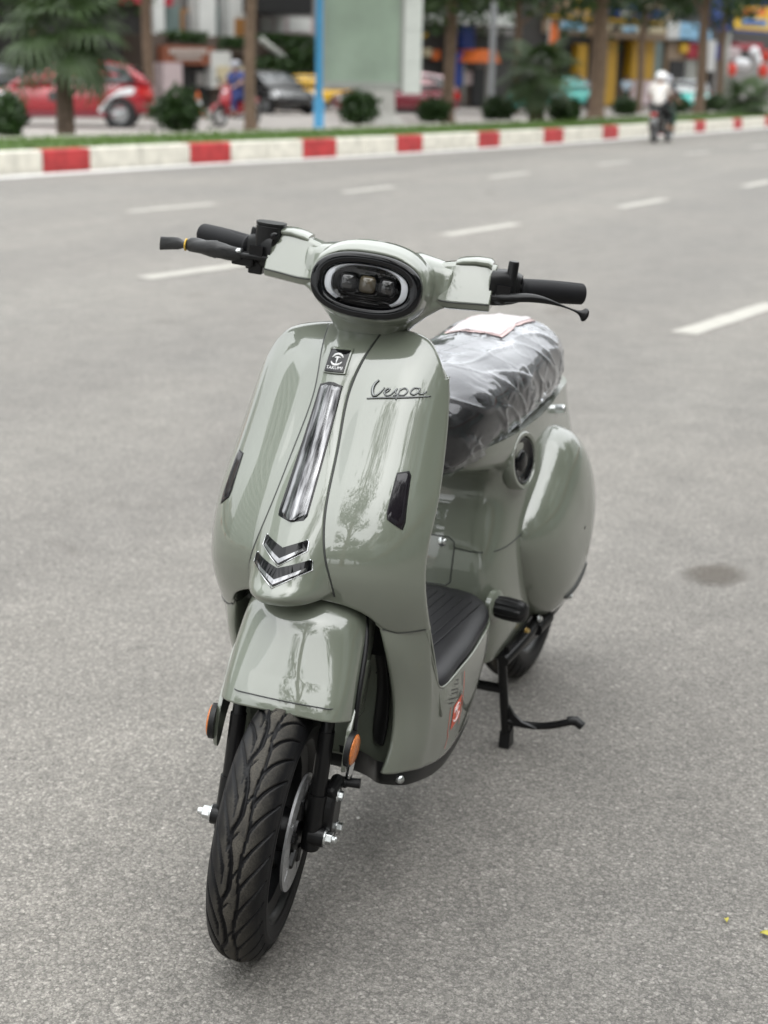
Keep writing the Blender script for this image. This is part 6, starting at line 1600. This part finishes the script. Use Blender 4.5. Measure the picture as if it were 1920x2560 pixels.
for n_, c_, k_ in (('w_dark', (.035, .033, .031), {}), ('w_brown', (.10, .075, .06), {}), ('w_white', (.66, .67, .65), {}), ('w_teal', (.16, .22, .21), {}), ('s_brown', (.26, .085, .045), {}), ('s_pink', (.58, .47, .48), {}), ('w_black', (.010, .010, .011), {}), ('wood_orange', (.36, .17, .05), {}), ('hedge', (.035, .085, .018), {}), ('rail_grey', (.36, .37, .34), {}), ('s_red', (.36, .02, .04), {}), ('s_blue', (.02, .06, .33), {}), ('s_lblue', (.28, .52, .72), {}), ('s_yellow', (.70, .43, .02), {}), ('s_cream', (.62, .54, .36), {}), ('s_orange', (.72, .16, .03), {}), ('s_lantern', (.72, .055, .03), {}), ('w_tan', (.34, .25, .17), {}), ('w_gold', (.50, .28, .008), {}), ('letter', (.55, .50, .46), {}), ('w_stone', (.22, .21, .20), {})):
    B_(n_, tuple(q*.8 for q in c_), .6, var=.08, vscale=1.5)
def letters(parent, u0, v0, u1, v1, n, o0, mat):
    for k in range(n):
        a = u0 + (u1-u0)*k/n; b_ = a + (u1-u0)/n*.72; fb('letter', a, v0, b_, v1, o0, o0+.05, mat, parent)
# left: terrace cafe
e = bld('cafe_building', -260, 800, 'white columned cafe with raised terrace, brown sign board and black awning')
fb('wall', -260, -200, 800, 300, -8, 0, 'w_stone', e, 0, 10)
fb('painted_shade_front', -250, -60, 372, 300, .02, .3, 'w_dark', e, 0, 6)  # dark colour stands in for tree shade on this front
fb('upper_sign', 296, -30, 432, 16, .32, .8, 's_red', e)
fb('column', 383, -60, 413, 97, .3, 1.0, 'w_white', e); fb('column', 497, -60, 541, 122, .3, 1.0, 'w_white', e); fb('column', 574, -60, 620, 98, .3, 1.0, 'w_white', e)
fb('window', 414, 12, 452, 84, .1, .3, 'w_teal', e); fb('window', 541, 14, 572, 98, .1, .3, 'w_teal', e)
fb('door_frame', 452, 22, 497, 88, .1, .35, 'wood_orange', e); fb('door', 462, 30, 489, 88, .3, .42, 'w_stone', e); fb('door_shutter', 588, 45, 614, 90, 1.0, 1.05, 'wood_orange', e)
fb('awning', 655, -60, 782, 38, .3, 2.2, 'w_black', e)
fb('window', 648, 40, 782, 86, .2, .5, 's_pink', e)
for u0, u1 in ((652, 680), (688, 712), (722, 776)): fb('pane', u0, 42, u1, 80, .5, .55, 'w_white', e)
fb('terrace_wall', 372, 84, 800, 300, .3, 2.0, 'w_brown', e, 0)
fb('sign_board', 408, 113, 537, 163, 2.02, 2.4, 's_brown', e); letters(e, 425, 122, 520, 135, 9, 2.42, 'letter'); letters(e, 440, 140, 505, 149, 8, 2.42, 'letter')
fb('poster_pillar', 407, 156, 457, 246, 2.02, 2.6, 's_pink', e); fb('doorway', 459, 165, 527, 262, 2.01, 2.1, 'w_black', e); fb('menu_board', 492, 180, 516, 215, 2.12, 2.2, 'w_stone', e)
fb('poster_pillar', 529, 128, 578, 220, 2.02, 2.5, 'w_white', e); fb('poster', 545, 165, 620, 205, 2.52, 2.6, 's_cream', e)
# stair rail
a0, z0 = fpt(652, 98, 2.6); a1, z1 = fpt(772, 196, 2.6); ox = e['_o'][0]
MB().tube([(a0-ox, SGN*2.6, z0), (a1-ox, SGN*2.6, z1)], .13, 10).build('stair_rail', M['rail_grey'], e, True)
B_('grill', (.5, .5, .5), .4)
# hedges on the terrace
def hedge(u0, v0, u1, v1, o0, label, k):
    a0, z1 = fpt(u0, v0, o0); a1, z0 = fpt(u1, v1, o0); rnd = np.random.default_rng(500+k); n = 900
    c = FA + FX*((a0+a1)/2) + FN*o0; ee = empty('hedge', (c[0], c[1], z0), FRZ); tag(ee, label, 'hedge', 'hedges of the cafe terrace')
    pts = (rnd.random((n, 3))-[.5, .5, 0])*[a1-a0, .9, (z1-z0)*1.1]; v_, f_ = leaf_cloud(pts, .13, rnd); mk('foliage', v_, f_, M['leafshrub'], ee, False)
    pts = (rnd.random((300, 3))-[.5, .5, 0])*[(a1-a0)*.85, .5, (z1-z0)*.8]; v_, f_ = leaf_cloud(pts, .15, rnd); mk('inner_foliage', v_, f_, M['leafdark'], ee, False)
    MB().box(((a0-a1)/2, -.35, -.2), ((a1-a0)/2, .35, .03)).build('planter', M['w_brown'], ee, False)
for k, a in enumerate(((414, 82, 500, 108, 1.9, 'hedge above the brown cafe sign'), (541, 96, 618, 124, 1.9, 'hedge right of the tall white column'), (652, 88, 782, 122, 1.9, 'long hedge under the black awning'), (655, 150, 720, 205, 2.9, 'leafy planting beside the cafe stair'), (730, 128, 780, 180, 2.9, 'leafy planting above the yellow car'))): hedge(*a, k)
# middle: shaded arcade
e = bld('arcade_building', 800, 1400, 'dark shaded arcade with white awning strip behind the maroon car')
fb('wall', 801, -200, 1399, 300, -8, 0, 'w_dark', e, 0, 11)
fb('awning', 1046, 36, 1130, 52, .02, 2.0, 'w_white', e); fb('awning', 1140, 40, 1222, 62, .02, 2.0, 'w_white', e); fb('awning', 1226, 30, 1290, 66, .02, 2.4, 'w_white', e)
fb('beam', 1190, 72, 1290, 88, .02, .8, 'w_stone', e); fb('pillar', 1160, -40, 1186, 125, .3, .7, 's_blue', e); fb('doorway', 1182, 170, 1216, 262, .6, .7, 'w_black', e); fb('shop_wall', 1140, 158, 1226, 262, .05, .58, 'w_brown', e)
fb('blue_panel', 1140, 130, 1158, 215, .6, .9, 's_blue', e); fb('poster', 1152, 178, 1180, 212, .72, .8, 's_pink', e); fb('small_sign', 1050, 78, 1068, 94, .1, .3, 's_yellow', e); fb('small_sign', 1084, 125, 1100, 150, .1, .3, 's_orange', e); fb('small_sign', 1060, 120, 1080, 142, .1, .3, 's_cream', e)
st_ = FA + FX*fpt(1190, 150, 1.2)[0] + FN*1.2; ee = empty('stall_awning', (st_[0], st_[1], 0), FRZ); tag(ee, 'orange market awning on posts under the blue pillar', 'awning'); ee['_o'] = (fpt(1190, 150, 1.2)[0], 0, 0)
zt = fpt(1190, 124, 1.2)[1]; zl = fpt(1190, 156, 1.2)[1]; hwid = (fpt(1222, 150, 1.2)[0]-fpt(1160, 150, 1.2)[0])/2
MB().prism([(-hwid, zl), (hwid, zl), (hwid*.55, zt), (-hwid*.45, zt)], -.8, .8, ((0, 0, 0), (1, 0, 0), (0, 0, 1), (0, 1, 0))).build('canopy', M['s_orange'], ee, False)
for s_ in (-1, 1): MB().tube([(s_*hwid*.9, 0, 0), (s_*hwid*.9, 0, zl)], .05, 8).build('post', M['rail_grey'], ee, True)
# orange banner
p = FA + FX*fpt(1372, 100, 6)[0] + FN*6; ee = empty('banner_flag', (p[0], p[1], 0), FRZ); tag(ee, 'tall orange banner flag left of the stout trunk', 'banner')
z1 = zat(1372, 46, np.linalg.norm(p[:2]-CAM_C[:2])); z0 = zat(1372, 142, np.linalg.norm(p[:2]-CAM_C[:2]))
MB().tube([(0, 0, 0), (0, 0, z1)], .03, 8).build('pole', M['rail_grey'], ee, True)
g = [[(.05 + w*t, .06*sin(3*t+z), z) for t in np.linspace(0, 1, 6)] for z, w in ((z0, .25), (z0+.4, .55), (z0+.9, .65), (z1-.6, .62), (z1-.2, .5), (z1, .15))]; v_, f_ = grid_vf(np.array(g)); solid(mk('cloth', v_, f_, M['s_orange'], ee, True), .006, 0)
# yellow shop
e = bld('yellow_shop', 1400, 1668, 'yellow shop with pale fascia sign and blue board above it')
fb('wall', 1401, -200, 1667, 300, -8, 0, 'w_tan', e, 0, 12)
fb('fascia', 1498, 58, 1666, 100, .02, 1.2, 'w_tan', e); fb('fascia_top', 1500, 50, 1666, 57, .02, 1.22, 's_yellow', e); fb('fascia_panel', 1506, 60, 1662, 84, 1.2, 1.3, 's_cream', e); letters(e, 1530, 64, 1555, 76, 2, 1.32, 'w_black'); letters(e, 1560, 66, 1595, 80, 3, 1.32, 's_lblue'); letters(e, 1604, 68, 1624, 78, 2, 1.32, 'w_black')
fb('fascia', 1403, 48, 1468, 84, .02, 1.2, 'w_tan', e); fb('fascia_top', 1403, 38, 1468, 47, .02, 1.22, 's_yellow', e); fb('fascia_panel', 1408, 54, 1462, 76, 1.2, 1.3, 's_lblue', e)
fb('upper_board', 1550, 6, 1602, 46, .02, .8, 's_blue', e); letters(e, 1556, 26, 1596, 38, 5, .82, 'w_white'); fb('upper_board', 1606, 20, 1666, 46, .02, .6, 's_blue', e); fb('upper_board', 1450, -10, 1476, 30, .8, 1.0, 's_yellow', e)
fb('pillar', 1512, 101, 1536, 262, .02, .6, 'w_gold', e); fb('interior', 1537, 101, 1582, 262, .02, .1, 'w_black', e); fb('pillar', 1583, 101, 1632, 200, .02, .6, 'w_gold', e); fb('low_wall', 1583, 200, 1650, 262, .02, .58, 's_pink', e); fb('door', 1633, 104, 1652, 198, .02, .4, 'w_teal', e); fb('interior', 1405, 86, 1470, 262, .02, .1, 'w_black', e); fb('pillar', 1446, 110, 1462, 262, .12, .5, 'w_gold', e)
# right: row of small shops
e = bld('shop_row', 1668, 2200, 'row of small shops with pale blue sign, red lanterns and white lamps')
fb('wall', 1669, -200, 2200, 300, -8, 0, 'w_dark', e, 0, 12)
fb('shop_sign', 1670, 52, 1698, 98, .02, .7, 'w_white', e); fb('shop_sign', 1699, 56, 1744, 98, .02, .7, 's_lblue', e); fb('shop_sign', 1752, 60, 1776, 110, .02, .6, 's_lblue', e); fb('shop_front', 1670, 104, 1745, 262, .02, .3, 'w_tan', e); fb('small_sign', 1704, 108, 1720, 132, .32, .5, 's_yellow', e); fb('small_sign', 1722, 106, 1744, 146, .32, .5, 's_red', e); fb('doorway', 1676, 150, 1712, 262, .32, .4, 'w_black', e); fb('shutter', 1714, 150, 1742, 262, .32, .4, 'rail_grey', e)
fb('pillar', 1762, 100, 1786, 178, .02, .8, 'w_white', e); fb('shop_sign', 1788, 110, 1806, 150, .02, .5, 's_blue', e); fb('shop_sign', 1810, 115, 1850, 150, .02, .5, 's_pink', e); fb('shop_sign', 1846, 106, 1906, 126, .02, .5, 's_red', e); fb('shop_front', 1788, 150, 1990, 262, .02, .3, 'w_stone', e)
for u_, v_p in ((1848, 158), (1862, 160), (1885, 130), (1894, 150)):
    a, z = fpt(u_, v_p, 1.6); MB().lathe([(0, -.32), (.2, -.26), (.33, 0), (.2, .26), (0, .32)], (a-e['_o'][0], SGN*1.6, z), (0, 0, 1), 16).build('lamp_globe', M['lamp_white'], e, True); MB().tube([(a-e['_o'][0], SGN*1.6, z+.3), (a-e['_o'][0], SGN*.3, z+.6)], .03, 6).build('lamp_arm', M['rail_grey'], e, True)
for j, (u_, v_p, rr) in enumerate(((1829, 174, .28), (1908, 178, .30), (1914, 140, .26))):
    a, z = fpt(u_, v_p, 3.0); p = FA + FX*a + FN*3.0; ee = empty('paper_lantern', (p[0], p[1], z)); tag(ee, ['red paper lantern left of the white lamp globes', 'lower red paper lantern at the right border', 'upper red paper lantern at the right border'][j], 'lantern', 'red lanterns by the shops')
    MB().lathe([(0, -rr*1.25), (rr*.5, -rr*1.2), (rr*.85, -rr*.8), (rr, 0), (rr*.85, rr*.8), (rr*.5, rr*1.2), (0, rr*1.25)], (0, 0, 0), (0, 0, 1), 20).build('shade', M['s_lantern'], ee, True); MB().tube([(0, 0, rr*1.2), (0, 0, rr*2.2)], .02, 6).build('cord', M['trim_black'], ee, True); MB().lathe([(rr*.4, -rr*1.3), (rr*.4, -rr*1.2)], (0, 0, 0), (0, 0, 1), 14).build('rim', M['s_yellow'], ee, True)
# big blue and yellow board
a0, z1 = fpt(1785, -30, 4); a1, z0 = fpt(1990, 88, 4); p = FA + FX*((a0+a1)/2) + FN*4; ee = empty('advertising_board', (p[0], p[1], 0), FRZ); ee['_o'] = ((a0+a1)/2, 0, 0); tag(ee, 'large blue advertising board with yellow panel at the upper right corner', 'signboard')
hw_ = (a1-a0)/2; MB().box((-hw_, -.15, z0), (hw_, .15, z1)).build('panel', M['s_blue'], ee, False)
for s_ in (-.6, .6): MB().tube([(s_*hw_, 0, 0), (s_*hw_, 0, z0)], .12, 10).build('post', M['rail_grey'], ee, True)
def on(name, u0, v0, u1, v1, o0, mat):
    a, zb_ = fpt(u0, v0, 4); b_, za_ = fpt(u1, v1, 4); y0, y1 = sorted((SGN*o0, SGN*(o0+.04))); MB().box((a-ee['_o'][0], y0, za_), (b_-ee['_o'][0], y1, zb_)).build(name, M[mat], ee, False)
on('yellow_field', 1832, 10, 1918, 78, .16, 's_yellow')
for k in range(6): on('letter', 1848+k*10, 22, 1855+k*10, 38, .21, 's_orange')
on('blue_strip', 1846, 46, 1908, 66, .21, 's_lblue')
for k in range(7): on('letter', 1850+k*8, 51, 1855+k*8, 61, .26, 's_blue')
# ------------------------------------------------------------------ the near side of the street, behind the camera (seen mirrored in the paint)
B_('tower_wall', (.66, .70, .66), .5, var=.04, vscale=.2); B_('tower_glass', (.30, .36, .34), .1, coat=.5, var=.1, vscale=.3); B_('house_wall', (.34, .31, .26), .7, var=.08, vscale=.6); B_('house_wall_b', (.24, .25, .25), .7, var=.08, vscale=.6)
def tower(c, rz, w, dp, h, label, nf, nc):
    e = empty('tower_building', (c[0], c[1], 0), rz); tag(e, label, 'building')
    MB().box((-dp/2, -w/2, 0), (dp/2, w/2, h)).build('wall', M['tower_glass'], e, False)
    fh = h/nf
    sl = MB().box((0, -w/2-.1, 0), (.28, w/2+.1, fh*.30)).build('floor_slab', M['tower_wall'], e, False); fi = MB().box((0, -.16, 0), (.40, .16, h)).build('fin', M['tower_wall'], e, False)
    sl.location = (-dp/2-.28, 0, 0); fi.location = (-dp/2-.40, -w/2, 0)
    for k in range(1, nf+1): o = sl.copy(); COL.objects.link(o); o.parent = e; o.location = (-dp/2-.28, 0, k*fh-fh*.3)
    for k in range(1, nc+1): o = fi.copy(); COL.objects.link(o); o.parent = e; o.location = (-dp/2-.40, -w/2 + w*k/nc, 0)
    return e
tw = np.array((.40, -.916))*58; tower((tw[0], tw[1]), math.atan2(-.916, .40), 22, 16, 46, 'pale tall building with vertical fins mirrored in the leg shield', 17, 14)
def house(c, rz, w, h, label, mat, nf=3, nw=3):
    e = empty('shop_house', (c[0], c[1], 0), rz); tag(e, label, 'building', 'shop houses on the near side of the street' if c[1] > 0 else 'houses of the far row')
    MB().box((0, -w/2, 0), (8, w/2, h)).build('wall', M[mat], e, False); MB().box((-1.3, -w/2+.1, 3.0), (-.01, w/2-.1, 3.5)).build('awning', M['s_brown'], e, False); MB().box((-.06, -w/2+.3, .05), (-.012, w/2-.3, 2.7)).build('shop_front', M['tower_glass'], e, False); MB().box((-.3, -w/2-.05, h-.4), (-.012, w/2+.05, h+.3)).build('parapet', M['w_white'], e, False)
    wn = None
    for i in range(nf):
        for j in range(nw):
            if wn is None: wn = MB().box((-.08, -w/nw*.32, 0), (-.012, w/nw*.32, 1.7)).build('window', M['tower_glass'], e, False); o = wn
            else: o = wn.copy(); COL.objects.link(o); o.parent = e
            o.location = (0, -w/2 + w*(j+.5)/nw, 4.2 + i*3.0)
    return e
ORD = ('first', 'second', 'third', 'fourth', 'fifth', 'sixth', 'seventh', 'eighth', 'ninth', 'tenth', 'eleventh', 'twelfth', 'thirteenth', 'fourteenth', 'fifteenth', 'sixteenth')
for k in range(16):
    x = -67.4 + k*6.2; h = (12.5, 10.5, 13.5, 11.8)[k % 4]
    house((x, 13.5), pi/2, 5.9, h, '%s shop house, %s of the near row counted from its far end' % (('tan', 'grey')[k % 2], ORD[k]), ('house_wall', 'house_wall_b')[k % 2], 3 if h > 11 else 2)
for k in range(9):
    x = -22 + k*7.0
    house((x, -52 - (k % 3)*1.5), -pi/2, 6.6, (11, 13, 9.5, 12)[k % 4], '%s house, %s of the far row left of the cafe' % (('grey', 'tan')[k % 2], ('first', 'second', 'third', 'fourth', 'fifth', 'sixth', 'seventh', 'eighth', 'ninth')[k]), ('house_wall_b', 'house_wall')[k % 2], 2)
for j, (x, y, cr_, hz_) in enumerate(((5.9, 1.35, 1.55, 10.0), (12.5, 5.0, 3.0, 7.5), (5.0, 8.6, 2.6, 8.5), (-3.5, 9.2, 2.8, 8.5), (-12, 9.4, 2.8, 8.8), (16, -9, 2.6, 9), (15.5, 1.5, 3.0, 7.0), (18, 9, 3.2, 8.0))):
    tree(0, 0, 0, ['slender street tree with open crown mirrored in the leg shield', 'broad street tree behind the camera', 'street tree by the near shop houses ahead of the scooter', 'street tree by the near shop houses level with the scooter', 'street tree by the near shop houses behind the scooter', 'distant street tree across the road ahead of the scooter', 'low broad street tree straight behind the camera', 'far broad street tree behind the camera by the houses'][j], 60+j, base=(x, y, 0), z0=.05, hz=hz_, cr=cr_, zc=hz_*(.80 if j not in (1, 6, 7) else .62), group='street trees on the near side', nl=3600 if j == 0 else 5200, lsize=.085 if j == 0 else .2)
